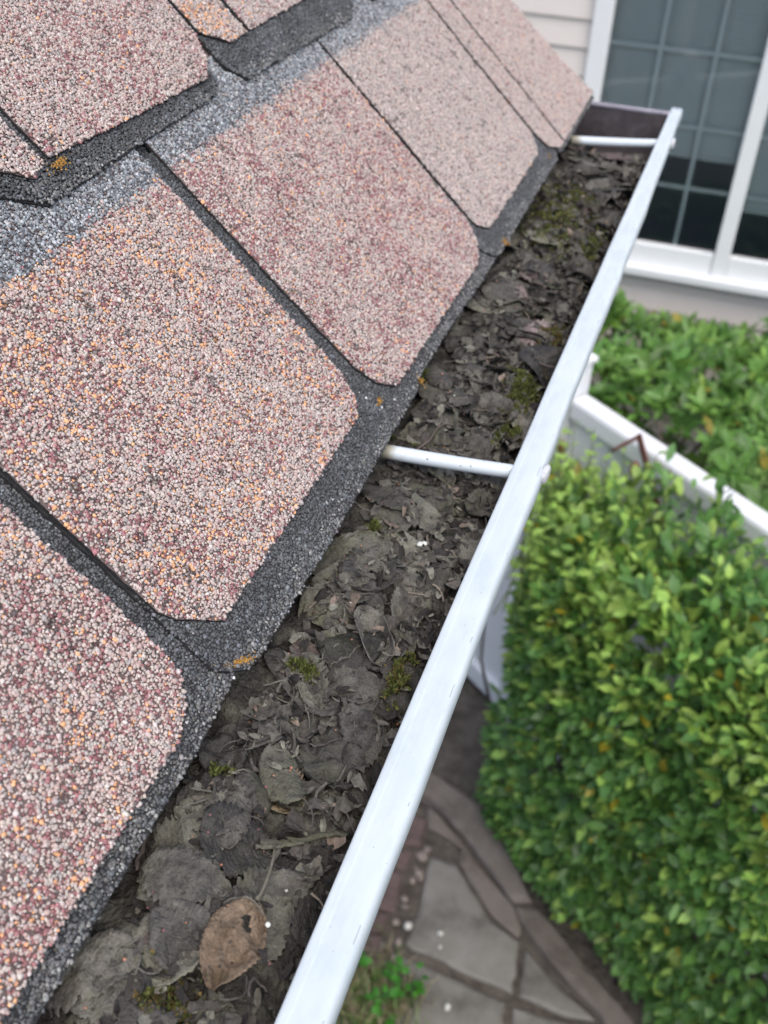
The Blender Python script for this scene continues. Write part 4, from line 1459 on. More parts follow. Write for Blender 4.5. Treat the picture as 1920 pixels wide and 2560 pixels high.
# ------------------------------------------------------------------ lichen on the shingles
def lichen(px, py, ry, rs, n, off, label, ang=0.0):
    r = ray(px, py)
    P0 = np.array([EAVE_X, 0, EAVE_Z]) + NR * off / 1000
    P = r * (NR @ P0) / (NR @ r)
    s0 = (P - P0) @ UP * 1000
    y0 = P[1] * 1000
    a = rng.normal(0, 0.5, (n, 2))
    y = y0 + a[:, 0] * ry * math.cos(ang) - a[:, 1] * rs * math.sin(ang)
    s = s0 + a[:, 0] * ry * math.sin(ang) + a[:, 1] * rs * math.cos(ang)
    cen = roof_pt(y, s, off + 1.2 + rng.uniform(0, 1.0, n))
    V, F = [], []
    for c_ in cen:
        o0 = len(V)
        rr = rng.uniform(0.45, 0.95) * K / 1000
        for ax in (EX, -EX, EY, -EY, EZ, -EZ):
            V.append(c_ + ax * rr * rng.uniform(0.6, 1.3))
        F += [tuple(o0 + q for q in f) for f in OCT_F]
    cl = np.repeat(np.array((0.44, 0.235, 0.055)) * rng.uniform(0.5, 1.15, (n, 1)), 6, 0)
    return tag(mk('lichen', V, F, M['lichen'], cols=cl), label, 'lichen')


lichen(146, 412, 10, 4, 120, 10, 'orange lichen tuft at the lower corner of an upper course shingle')
lichen(600, 1655, 13, 2.6, 120, -3, 'long orange lichen streak on the eave corner above the leaves', -0.6)
lichen(945, 1004, 6, 3, 34, -2, 'small orange lichen spot in the dark notch between two shingles')
lichen(1051, 955, 5, 5, 34, -3, 'orange lichen spot on the very eave edge above the near strap')
lichen(1262, 606, 8, 6, 60, -2, 'orange lichen spot on the eave edge at the third wide shingle')
lichen(1370, 391, 6, 4, 16, -2, 'faint orange lichen fleck on the dark strip near the far strap')

# ------------------------------------------------------------------ paving on the ground
patio = empty('patio', (-0.2, 1.9, 0.0))
patio['kind'] = 'structure'
patio['label'] = 'worn paving of concrete slabs, bricks and a kerb beside the hedge'


def px6(x, y):      # traced in an enlarged crop of the lower right
    return ground(820 + x * 0.4822, 2000 + y * 0.4822)


def stone(name, pts, mat, z0, z1, bev=0.006):
    P = np.array(pts)[:, :2]
    # dense rim so that the edge can wander
    Q = []
    for i in range(len(P)):
        a, b = P[i], P[(i + 1) % len(P)]
        k = max(1, int(np.linalg.norm(b - a) / 0.03))
        for j in range(k):
            q = a + (b - a) * j / k
            Q.append(q + (rng.normal(0, 0.0022, 2) if j else 0))
    Q = np.array(Q)
    cen = Q.mean(0)
    n = len(Q)
    inn = cen + (Q - cen) * (1 - bev * 2.5 / np.maximum(np.linalg.norm(Q - cen, axis=1), 0.03))[:, None]
    V = np.vstack([np.c_[Q, np.full(n, z0)], np.c_[Q, np.full(n, z1 - bev)], np.c_[inn, np.full(n, z1)]])
    F = []
    for r_ in range(2):
        F += [(r_ * n + i, r_ * n + (i + 1) % n, (r_ + 1) * n + (i + 1) % n, (r_ + 1) * n + i) for i in range(n)]
    F.append(tuple(range(2 * n, 3 * n)))
    o = mk(name, V, F, mat, patio)
    bm = bmesh.new()
    bm.from_mesh(o.data)
    bmesh.ops.recalc_face_normals(bm, faces=list(bm.faces))
    bmesh.ops.triangulate(bm, faces=[f for f in bm.faces if len(f.verts) > 4])
    bm.to_mesh(o.data)
    bm.free()
    return o


slabs = [
    [(530, 300), (665, 350), (770, 520), (860, 650), (985, 745), (955, 1010), (700, 905), (400, 755), (480, 560)],
    [(1025, 790), (1180, 960), (1380, 1150), (1230, 1130), (990, 1025)],
    [(330, 800), (480, 860), (700, 960), (915, 1065), (890, 1300), (560, 1330), (330, 1180), (300, 1000)],
    [(960, 1085), (1220, 1165), (1480, 1260), (1500, 1400), (930, 1400)],
]
for p in slabs:
    stone('paving_slab', [px6(*q) for q in p], M['slab'], -0.02, 0.014)
kerbs = [
    [(-700, -1010), (-450, -1010), (430, -180), (380, -60), (-100, -500)],
    [(395, -50), (445, -170), (800, 60), (980, 380), (1050, 560), (960, 560), (720, 230), (560, 60)],
    [(1050, 575), (1060, 580), (1290, 830), (1530, 1120), (1680, 1330), (1540, 1330), (1400, 1130), (1180, 900), (1000, 660), (965, 575)],
    [(520, 40), (550, 70), (700, 235), (840, 420), (990, 610), (1000, 690), (985, 720), (870, 630), (790, 520), (680, 335), (690, 250), (520, 150)],
]
for k, p in enumerate(kerbs):
    stone('kerb_stone', [px6(*q) for q in p], M['kerb'], -0.02, (0.022, 0.040, 0.040, 0.018)[k], 0.01)
bricks = [[(430, 90), (510, 110), (480, 250), (360, 240)], [(345, 265), (440, 275), (400, 365), (300, 345)], [(300, 370), (390, 385), (345, 590), (215, 560)],
          [(210, 590), (320, 605), (285, 700), (150, 680)], [(150, 705), (280, 715), (250, 880), (90, 850)], [(60, 590), (200, 560), (140, 680), (30, 670)], [(180, 250), (330, 262), (285, 345), (150, 330)], [(130, 350), (285, 368), (205, 555), (60, 540)],
          [(230, 80), (420, 90), (350, 240), (200, 225)]]
for p in bricks:
    stone('paver_brick', [px6(*q) for q in p], M['brick'], -0.02, 0.014 + rng.uniform(-0.003, 0.004), 0.005)
# rest of the paving under the eave, out of the photo
for i in range(5):
    for j_ in range(4):
        x0 = -1.25 + 0.31 * j_ - 0.1 * i
        y0 = 0.1 + 0.31 * i
        if y0 > 1.3 and x0 > -0.45:
            continue
        stone('paving_slab', [(x0, y0), (x0 + 0.295, y0), (x0 + 0.295, y0 + 0.295), (x0, y0 + 0.295)], M['slab'], -0.02, 0.012)


def pebble(p, r, label, mat='pebble'):
    bm = bmesh.new()
    bmesh.ops.create_icosphere(bm, subdivisions=2, radius=r)
    s3 = rng.uniform(0.7, 1.3, 3)
    sd_ = rng.uniform(0, 50)
    for v in bm.verts:
        f = 1 + 0.3 * float(NZ.fbm(v.co.x / r + sd_, v.co.y / r + v.co.z / r, 2))
        v.co = Vector((v.co.x * s3[0] * f, v.co.y * s3[1] * f, v.co.z * 0.6 * f))
    bm.verts.index_update()
    V = np.array([np.array(v.co) + p for v in bm.verts])
    F = [[v.index for v in f.verts] for f in bm.faces]
    bm.free()
    return tag(mk('pebble', V, F, M[mat], smooth=True), label, 'pebble')


peb = [(490, 300, .016), (515, 262, .011), (470, 385, .015), (440, 425, .012), (480, 410, .010), (398, 560, .011), (352, 640, .010), (365, 745, .012), (462, 290, .009), (455, 360, .009), (395, 520, .009), (340, 830, .009)]
for (x, y, r_) in peb:
    o = pebble(px6(x, y) + np.array([0, 0, 0.008]), r_, 'small buff pebble in the dirt joint between bricks and slab')
    o['group'] = 'pebbles in the dirt joint'
pebble(px6(413, 680) + np.array([0, 0, 0.03]), 0.013, 'bright white pebble at the left edge of the concrete slab', 'white_speck')
pebble(px6(580, 715) + np.array([0, 0, 0.026]), 0.010, 'small white pebble on the concrete slab, upper of the pair', 'white_speck')
pebble(px6(578, 785) + np.array([0, 0, 0.026]), 0.008, 'small white pebble on the concrete slab, lower of the pair', 'white_speck')
pebble(px6(615, 1095) + np.array([0, 0, 0.026]), 0.012, 'white pebble on the lower concrete slab near the photo bottom', 'white_speck')


# ------------------------------------------------------------------ foliage helpers
def leaf_template(L_, W_, fold=0.22, droop=0.18, sharp=1.0):
    us = [0.0, 0.3, 0.66, 1.0]
    V, F = [], []
    for u_ in us:
        w = W_ / 2 * (math.sin(math.pi * min(1, u_ * 0.94 + 0.03)) ** (0.8 * sharp)) if u_ < 1 else 0.0004
        z = -droop * L_ * u_ * u_
        for v_ in (-1, 0, 1):
            V.append((u_ * L_, v_ * w, z + fold * w * abs(v_)))
    for i in range(len(us) - 1):
        for j_ in range(2):
            F.append((i * 3 + j_, (i + 1) * 3 + j_, (i + 1) * 3 + j_ + 1, i * 3 + j_ + 1))
    return np.array(V), np.array(F)


def frames(D, Nn):
    D = D / np.linalg.norm(D, axis=1)[:, None]
    S = np.cross(Nn, D)
    S /= np.linalg.norm(S, axis=1)[:, None] + 1e-9
    Z = np.cross(D, S)
    return D, S, Z


def foliage(thing, pos, D, Nn, scale, cols, tmpl, chosen):
    """chosen leaves become parts of their own (shared meshes), the rest one mass."""
    D, S, Z = frames(D, Nn)
    TV, TF = tmpl
    S = S * rng.uniform(0.7, 1.2, (len(pos), 1))
    rest = np.setdiff1d(np.arange(len(pos)), chosen)
    W = pos[rest, None, :] + scale[rest, None, None] * (TV[None, :, 0:1] * D[rest, None] + TV[None, :, 1:2] * S[rest, None] + TV[None, :, 2:3] * Z[rest, None])
    n = TV.shape[0]
    F = (TF[None] + (np.arange(len(rest)) * n)[:, None, None]).reshape(-1, 4)
    mk('foliage', W.reshape(-1, 3), F, M['leaf_green'], thing, smooth=True, cols=np.repeat(cols[rest], n, 0), kind='stuff')
    # shared leaf meshes in a handful of colours
    pal = cols[chosen]
    q = np.argsort(pal @ np.array([0.4, 1.0, 0.1]))
    groups = np.array_split(q, 10)
    po = ORIG[thing.name]
    for gi, gidx in enumerate(groups):
        if len(gidx) == 0:
            continue
        c_ = pal[gidx].mean(0)
        me = bpy.data.meshes.new('leaf')
        me.from_pydata([tuple(v) for v in TV], [], [tuple(int(k) for k in f) for f in TF])
        a = me.attributes.new('col', 'FLOAT_COLOR', 'POINT')
        a.data.foreach_set('color', np.tile(np.append(c_, 1.0), n).astype(np.float32))
        me.polygons.foreach_set('use_smooth', np.ones(len(me.polygons), bool))
        me.materials.append(M['leaf_green'])
        me.update()
        for gi_ in gidx:
            k = chosen[gi_]
            o = bpy.data.objects.new('leaf', me)
            mm = Matrix.Identity(4)
            for r_ in range(3):
                mm[r_][0], mm[r_][1], mm[r_][2] = D[k][r_] * scale[k], S[k][r_] * scale[k], Z[k][r_] * scale[k]
                mm[r_][3] = pos[k][r_] - po[r_]
            o.parent = thing
            o.matrix_local = mm
            C.objects.link(o)


def project(P):
    Q = P - np.array([0, 0, HC])
    d = Q @ FWD
    return 960 + FPX * (Q @ RIGHT) / d, 1280 + FPX * (Q @ DOWN) / d, d


CAMP = np.array([0, 0, HC])


def visible_first(pos, nmax, cell=14, extra=None):
    """indices of the leaves that lie in front, one per small cell of the view, nearest first"""
    u, v, d = project(pos)
    ok = (u > -20) & (u < 1940) & (v > -20) & (v < 2580)
    idx = np.where(ok)[0]
    idx = idx[np.argsort(d[idx])]
    seen, out = set(), []
    for i in idx:
        k = (int(u[i] // cell), int(v[i] // cell))
        if k in seen:
            continue
        seen.add(k)
        if extra is not None and not extra(u[i], v[i]):
            continue
        out.append(i)
    out = np.array(out)
    if len(out) > nmax:
        out = rng.choice(out, nmax, replace=False)
    return out


# ------------------------------------------------------------------ fence
FB = np.array([-0.4845, 2.8185])
FD = np.array([0.798, -0.603])
FN = np.array([-0.603, -0.798])     # towards the camera
FTOP = 1.446
fd3, fn3 = np.array([*FD, 0]), np.array([*FN, 0])


def fpt(t, n_, z):
    q = FB + FD * t + FN * n_
    return np.array([q[0], q[1], z])


def on_fence(px, py, n_=0.0):
    r = ray(px, py)
    nn = FN @ (FB + FN * n_)
    k = nn / (FN @ r[:2])
    P = r * k + np.array([0, 0, HC])
    return (P[:2] - FB) @ FD, P[2]


fence = empty('fence', fpt(1.0, 0, 0))
tag(fence, 'white vinyl panel fence with rounded top rail behind the clipped hedge', 'fence')
tp1, _ = on_fence(1414, 985)
tp2, _ = on_fence(1612, 1200)
T0, T1 = -1.2, 3.2
posts = [tp1, tp1 + 1.83, tp1 - 1.2]
for k, t in enumerate(posts):
    po = box('post', fpt(t, 0, (FTOP + 0.09) / 2), fd3, fn3, EZ, 0.046, 0.046, (FTOP + 0.09) / 2, M['vinyl'], fence, 0.006)
    V, F = [], []
    zc = FTOP + 0.09
    for (h, z) in ((0.050, zc + 0.001), (0.053, zc + 0.006), (0.053, zc + 0.020), (0.044, zc + 0.026), (0.004, zc + 0.055)):
        for a, b in ((-1, -1), (1, -1), (1, 1), (-1, 1)):
            V.append(fpt(t, 0, z) + fd3 * a * h + fn3 * b * h)
    F = [(0, 3, 2, 1), (16, 17, 18, 19)]
    for r_ in range(4):
        F += [(r_ * 4 + i, r_ * 4 + (i + 1) % 4, r_ * 4 + 4 + (i + 1) % 4, r_ * 4 + 4 + i) for i in range(4)]
    mk('post_cap', V, F, M['vinyl'], po)
seg = [(posts[2] + 0.054, posts[0] - 0.054), (posts[0] + 0.054, posts[1] - 0.054), (posts[1] + 0.054, posts[1] + 1.2)]
for a, b in seg:
    m_, h_ = (a + b) / 2, (b - a) / 2
    box('top_rail', fpt(m_, 0, FTOP - 0.035), fd3, fn3, EZ, h_, 0.032, 0.035, M['vinyl'], fence, 0.012)
    box('bottom_rail', fpt(m_, 0, 0.075), fd3, fn3, EZ, h_, 0.034, 0.045, M['vinyl'], fence, 0.008)
    nbd = max(1, round((b - a) / 0.152))
    wb = (b - a) / nbd
    for k in range(nbd):
        box('fence_board', fpt(a + wb * (k + 0.5), 0, (0.118 + FTOP - 0.068) / 2), fd3, fn3, EZ, wb / 2 - 0.0025, 0.011, (FTOP - 0.07 - 0.12) / 2, M['vinyl'], fence, 0.003)

# rusty stake leaning over the fence, red buds
st_ = empty('rusty_stake', fpt(*[on_fence(1605, 1130, 0.06)[0], 0.06], 0.6))
tag(st_, 'rusty brown iron stake with a thin side rod leaning against the fence rail', 'stake')
ta, za = on_fence(1596, 1085, 0.055)
tb, zb = on_fence(1622, 1182, 0.075)
A, B = fpt(ta, 0.055, za), fpt(tb, 0.075, zb)
B2 = A + (B - A) * 2.6
d_ = (B2 - A) / np.linalg.norm(B2 - A)
s_ = np.cross(d_, fn3)
s_ /= np.linalg.norm(s_)
box('bar', (A + B2) / 2, s_, np.cross(d_, s_), d_, 0.009, 0.004, np.linalg.norm(B2 - A) / 2, M['rust'], st_, 0.0015)
tc_, zc_ = on_fence(1528, 1128, 0.11)
V, F = tube_vf(np.linspace(A + (B - A) * 0.06, fpt(tc_, 0.11, zc_), 6), [0.006, 0.006, 0.0055, 0.006, 0.005, 0.005], 8)
mk('side_rod', V, F, M['rust'], st_, smooth=True)


def bud(px, py, n_, label):
    t, z = on_fence(px, py, n_)
    c_ = fpt(t, n_, z)
    b = empty('rose_bud', c_ - np.array([0, 0, 0.5]))
    V, F = [], []
    rows = 7
    for i in range(rows):
        u_ = i / (rows - 1)
        r_ = 0.0125 * math.sin(math.pi * (0.1 + 0.85 * u_)) ** 0.8
        for k in range(10):
            th = 2 * math.pi * k / 10 + u_ * 0.9
            V.append(c_ + np.array([r_ * math.cos(th) * (1 + 0.1 * (k % 2)), r_ * math.sin(th), (u_ - 0.5) * 0.046]))
    for i in range(rows - 1):
        for k in range(10):
            F.append((i * 10 + k, i * 10 + (k + 1) % 10, (i + 1) * 10 + (k + 1) % 10, (i + 1) * 10 + k))
    F.append(tuple(range((rows - 1) * 10, rows * 10)))
    mk('petals', V, F, M['bud'], b, smooth=True)
    pts = np.array([c_ + np.array([0.02 * t_, 0.015 * t_ * t_, -0.028 - 0.45 * t_]) for t_ in np.linspace(0, 1, 6)])
    V, F = tube_vf(pts, 0.0028, 6)
    mk('stem', V, F, M['stem'], b, smooth=True)
    tag(b, label, 'flower bud')


bud(1404, 1118, 0.12, 'red bud on a thin stem beside the gutter lip, in front of the fence')
bud(1586, 1172, 0.12, 'dark red bud on a thin stem beside the rusty stake')

# ------------------------------------------------------------------ hedge in front of the fence
hedge = empty('hedge', fpt(0.95, 0.36, 0))
tag(hedge, 'dense clipped green hedge with yellowish tips in front of the white fence', 'hedge')
HN = Noise2(51)
nl = 29000
t_a, t_b = 0.25, 2.4
# points on a rounded, bumpy block: sample direction then push to the skin
P, Dv = [], []
tt = rng.uniform(t_a, t_b, nl * 2)
w_, r_ = rng.random(nl * 2), rng.random(nl * 2)       # angle: 0 = front, pi/2 = top
sg_ = np.where(rng.random(nl * 2) < 0.72, 1, -1)
ph = np.where(r_ < 0.42, np.arcsin(w_ ** 2), np.where(r_ < 0.78, np.arccos(sg_ * w_ ** 2), -0.3))
end = np.clip((tt - t_a) / 0.30, 0, 1)
shrink = np.sqrt(np.clip(1 - (1 - end) ** 2, 0.0, 1))
cn, cz = 0.27, 0.77
rn, rz = 0.245, 0.64
ex_ = 0.5
cs, sn = np.cos(ph), np.sin(ph)
nn_ = np.sign(cs) * np.abs(cs) ** ex_ * rn
zz_ = np.sign(sn) * np.abs(sn) ** ex_ * rz
bump = 1 + 0.32 * HN.fbm(tt * 3.6, ph * 2.8, 3) + 0.24 * HN.fbm(tt * 12, ph * 8, 2)
depth = 1 - np.abs(rng.normal(0, 0.13, nl * 2))
sc_ = bump * depth * (0.35 + 0.65 * shrink)
hn = cn + nn_ * sc_ * 1.05
hz = cz + zz_ * sc_ + 0.05 * HN.fbm(tt * 4, hn * 6, 2)
# more light-green shoots rising from the top
lo = rng.random(nl * 2) < 0.0
low = np.where(sn < 0)[0]
hz[low] = rng.uniform(0.06, 0.72, len(low))
hn[low] = cn + rn * sc_[low] * (0.55 + 0.6 * hz[low])
tt = tt + 0.92 * hn - 0.03 * (hz < 0.6)
pos = np.stack([FB[0] + FD[0] * tt + FN[0] * hn, FB[1] + FD[1] * tt + FN[1] * hn, hz], 1)
keep = np.where((shrink > 0.05) & (hz > 0.04) & (hn > 0.03))[0][:nl]
pos, tt, hn, hz = pos[keep], tt[keep], hn[keep], hz[keep]
outw = np.stack([FN[0] * np.cos(ph[keep]) - FD[0] * (1 - end[keep]), FN[1] * np.cos(ph[keep]) - FD[1] * (1 - end[keep]), np.maximum(np.sin(ph[keep]), 0.0) + 0.15], 1)
D = outw + rng.normal(0, 0.75, outw.shape)
D[:, 2] += 0.12
Nn = np.array([0, 0, 1.0]) + 0.6 * outw + rng.normal(0, 0.45, outw.shape)
scale = rng.uniform(0.5, 1.3, len(pos))
young = np.clip((hz - 0.6) / 0.75, 0, 1) ** 1.2 * 0.62 + 0.22
isy = rng.random(len(pos)) < young * (0.75 + 1.1 * HN.fbm(tt * 5, hn * 9 + hz * 5, 2))
dk = np.array((0.078, 0.190, 0.050))
md = np.array((0.138, 0.290, 0.062))
lt = np.array((0.33, 0.46, 0.095))
ye_ = np.array((0.42, 0.36, 0.035))
mixv = rng.random((len(pos), 1))
cols = dk * (1 - mixv) + md * mixv
k = isy
cols[k] = md * (1 - rng.random((k.sum(), 1))) + lt * rng.uniform(0.4, 1.1, (k.sum(), 1))
k = rng.random(len(pos)) < 0.012
cols[k] = ye_ * rng.uniform(0.6, 1.1, (k.sum(), 1))
cols *= rng.uniform(0.65, 1.25, (len(pos), 1))
# loose shoots rising out of the top
sp_, sD, sN, sS, sC = [], [], [], [], []
shoots = []
for i in range(150):
    t = rng.uniform(0.3, 2.2) if i > 55 else rng.uniform(0.2, 0.6)
    n0_ = rng.uniform(0.06, 0.50)
    p0 = fpt(t + 0.92 * n0_, n0_, 1.18)
    d0 = np.array([rng.normal(0, 0.22), rng.normal(0, 0.22), 1.0])
    ln = rng.uniform(0.10, 0.34)
    shoots.append(tube_vf(np.linspace(p0 - d0 * 0.12, p0 + d0 * ln * 1.02, 4), [0.0022, 0.0020, 0.0016, 0.001], 5))
    for k in range(9):
        u_ = (k + 1) / 9
        a = k * 2.4 + i
        dd = np.array([math.cos(a), math.sin(a), 0.45])
        sp_.append(p0 + d0 * ln * u_)
        sD.append(dd)
        sN.append(np.array([0, 0, 1.0]) + rng.normal(0, 0.3, 3))
        sS.append(rng.uniform(0.6, 1.05) * (1.1 - 0.35 * u_))
        sC.append((md * 0.5 + lt * 0.75) * rng.uniform(0.7, 1.2) if rng.random() > 0.03 else ye_)
pos, D, Nn, scale, cols = np.vstack([pos, sp_]), np.vstack([D, sD]), np.vstack([Nn, sN]), np.append(scale, sS), np.vstack([cols, sC])
LT = leaf_template(0.045, 0.0225)
ch = visible_first(pos, 300, cell=16, extra=lambda u, v: u > 1180 + 0 * v)
foliage(hedge, pos, D, Nn, scale, cols, LT, ch)
V, F = merge(shoots)
M['shoot'] = noise_mat('shoot_green', [(0.3, (0.10, 0.14, 0.04)), (0.7, (0.16, 0.20, 0.06))], 40)
mk('shoots', V, F, M['shoot'], hedge, kind='stuff')
# stems
for i in range(26):
    t = rng.uniform(0.55, 2.2)
    n0 = rng.uniform(0.2, 0.4)
    p0 = fpt(t, n0, 0.0)
    p1 = fpt(t + rng.normal(0, 0.12), 0.3 + rng.normal(0, 0.09), rng.uniform(0.9, 1.2))
    q = np.linspace(0, 1, 7)[:, None]
    pts = p0 + (p1 - p0) * q + rng.normal(0, 0.012, (7, 3)) * (q > 0)
    V, F = tube_vf(pts, np.linspace(0.009, 0.003, 7), 6)
    mk('stem', V, F, M['stem'], hedge, smooth=True)

# ------------------------------------------------------------------ broad-leaved shrub by the house wall
WY = 4.4
shrub = empty('shrub', (0.1, 3.7, 0))
tag(shrub, 'broad leaved evergreen shrub growing between the white fence and the window wall', 'shrub')
nc = 2300
cx_ = rng.uniform(-1.1, 1.9, nc)
cy_ = rng.uniform(2.5, 4.18, nc)
# gap with bare stems near the fence post
fdist = (cx_ - FB[0]) * FN[0] + (cy_ - FB[1]) * FN[1]       # negative = behind the fence
topz = 1.06 + 0.22 * HN.fbm(cx_ * 2.6 + 9, cy_ * 2.6, 3) - 0.06 * (cy_ - 3.4)
front = np.clip((-fdist - 0.10) / 0.30, 0, 1)
topz = topz * (0.62 + 0.38 * np.sqrt(front))
gap = (np.hypot(cx_ + 0.10, (cy_ - 2.95) / 1.0) < 0.34) | (np.hypot(cx_ - 0.13, (cy_ - 2.72)) < 0.16)
topz = np.where(gap, topz * rng.uniform(0.25, 0.5, nc), topz)
kk = (fdist < -0.10) & ~(gap & (rng.random(nc) < 0.3))
cx_, cy_, topz, fdist = cx_[kk], cy_[kk], topz[kk], fdist[kk]
cz_ = topz - np.abs(rng.normal(0, 0.07, len(cx_)))
side_f = rng.random(len(cx_)) < 0.22           # clusters lower on the shrub's near side
cz_ = np.where(side_f, topz * rng.uniform(0.55, 0.95, len(cx_)), cz_)
pos, D, Nn, cols, scale = [], [], [], [], []
for x, y, z in zip(cx_, cy_, cz_):
    axis = np.array([rng.normal(0, 0.35), rng.normal(-0.15, 0.35), 1.0])
    axis /= np.linalg.norm(axis)
    e1 = np.cross(axis, [0.3, 0.9, 0.1])
    e1 /= np.linalg.norm(e1)
    e2 = np.cross(axis, e1)
    a0 = rng.uniform(0, 6.28)
    nlv = rng.integers(6, 10)
    base = np.array((0.095, 0.215, 0.042)) * rng.uniform(0.75, 1.3) + np.array((0.10, 0.13, 0.018)) * max(0, rng.normal(0.15, 0.35))
    for k in range(nlv):
        th = a0 + 2.4 * k
        el = rng.uniform(0.1, 0.8)
        d = (e1 * math.cos(th) + e2 * math.sin(th)) * math.cos(el) + axis * math.sin(el)
        pos.append(np.array([x, y, z]) + axis * 0.004 * k - axis * 0.02)
        D.append(d)
        Nn.append(axis + rng.normal(0, 0.2, 3))
        scale.append(rng.uniform(0.7, 1.2))
        c_ = base * rng.uniform(0.8, 1.2)
        if rng.random() < 0.015:
            c_ = np.array((0.40, 0.33, 0.06)) * rng.uniform(0.6, 1.1)
        cols.append(c_)
pos, D, Nn, cols, scale = map(np.array, (pos, D, Nn, cols, scale))
ch = visible_first(pos, 300, cell=18, extra=lambda u, v: u > 1480 + max(0, (900 - v)) * 0.15)
foliage(shrub, pos, D, Nn, scale, cols, leaf_template(0.075, 0.030, 0.2, 0.12), ch)
for i in range(46):
    x0, y0 = (rng.uniform(-0.7, 1.4), rng.uniform(3.0, 4.0)) if i < 30 else (rng.uniform(-0.25, 0.3), rng.uniform(2.9, 3.3))
    if (x0 - FB[0]) * FN[0] + (y0 - FB[1]) * FN[1] > -0.25:
        continue
    p0 = np.array([x0, y0, 0.0])
    p1 = p0 + np.array([rng.normal(0, 0.2), rng.normal(-0.05, 0.2), rng.uniform(0.7, 1.05)])
    q = np.linspace(0, 1, 7)[:, None]
    pts = p0 + (p1 - p0) * q + rng.normal(0, 0.018, (7, 3)) * (q > 0)
    V, F = tube_vf(pts, np.linspace(0.014, 0.005, 7), 7)
    mk('stem', V, F, M['stem'], shrub, smooth=True)

# ------------------------------------------------------------------ house wing with the window
wing = empty('house_wing', (0.3, WY + 0.1, 0))
tag(wing, 'beige lap sided house wall with a white framed window behind the gutter end', 'house')


def on_wall(px, py, y=WY):
    r = ray(px, py)
    P = r * (y / r[1]) + np.array([0, 0, HC])
    return P[0], P[2]


fxl = on_wall(1476, 107)[0]          # outer left edge of the frame
z_sill = on_wall(1700, 680)[1]
mull = on_wall(1858, 430)[0]
wtop = 2.55
wr = fxl + 2 * (mull - fxl)
# lap siding
bh_ = abs(on_wall(1400, 50)[1] - on_wall(1400, 122)[1])
zb0 = on_wall(1700, 728)[1]
nlow = int(zb0 / bh_) + 1
zstart = zb0 - nlow * bh_
for i in range(40):
    z0, z1 = zstart + i * bh_, zstart + (i + 1) * bh_
    if z1 < 0 or z0 > 4.6:
        continue
    spans = [(-4.5, 5.0)] if z1 <= z_sill + 0.002 or z0 >= wtop else [(-4.5, fxl + 0.01), (wr - 0.01, 5.0)]
    for (a, b) in spans:
        yo, yi = WY - 0.016, WY - 0.002
        zt = z1 + 0.0
        if z0 < z_sill < z1:
            if (a, b) == (-4.5, 5.0):
                zt = z_sill
        V = [(a, yo, z0), (b, yo, z0), (b, yi, zt), (a, yi, zt), (a, WY + 0.03, z0), (b, WY + 0.03, z0), (b, WY + 0.03, zt), (a, WY + 0.03, zt)]
        mk('siding_board', V, [(1, 0, 3, 2), (4, 5, 6, 7), (0, 4, 7, 3), (5, 1, 2, 6), (0, 1, 5, 4), (3, 7, 6, 2)], M['siding'], wing)
    if z0 < z_sill < z1:
        V, F = box_vf(((fxl + wr) / 2, WY + 0.0, (z0 + z_sill) / 2), EX, EY, EZ, (wr - fxl) / 2 - 0.012, 0.012, (z_sill - z0) / 2)
        mk('siding_board', V, F, M['siding'], wing)
win = empty('window', ((fxl + wr) / 2, WY, z_sill), wing)
fw = on_wall(1524, 107)[0] - fxl
zf0 = z_sill
box('frame', (fxl + fw / 2, WY - 0.012, (zf0 + wtop) / 2), EX, EY, EZ, fw / 2, 0.03, (wtop - zf0) / 2, M['win_frame'], win, 0.006)
box('frame', (wr - fw / 2, WY - 0.012, (zf0 + wtop) / 2), EX, EY, EZ, fw / 2, 0.03, (wtop - zf0) / 2, M['win_frame'], win, 0.006)
mw = fw * 0.42
box('mullion', (mull, WY - 0.010, (zf0 + wtop) / 2), EX, EY, EZ, mw, 0.026, (wtop - zf0) / 2 - 0.002, M['win_frame'], win, 0.006)
z_s1 = on_wall(1650, 610)[1]
for a, b in ((fxl + fw + 0.001, mull - mw - 0.001), (mull + mw + 0.001, wr - fw - 0.001)):
    box('bottom_rail', ((a + b) / 2, WY - 0.006, (zf0 + z_s1) / 2 + 0.01), EX, EY, EZ, (b - a) / 2, 0.022, (z_s1 - zf0) / 2 - 0.008, M['win_frame'], win, 0.005)
box('sill', ((fxl + wr) / 2, WY - 0.03, zf0 + 0.001), EX, EY, EZ, (wr - fxl) / 2 + 0.02, 0.045, 0.018, M['win_frame'], win, 0.005)
box('head', ((fxl + wr) / 2, WY - 0.012, wtop), EX, EY, EZ, (wr - fxl) / 2 + 0.01, 0.033, 0.04, M['win_frame'], win, 0.005)
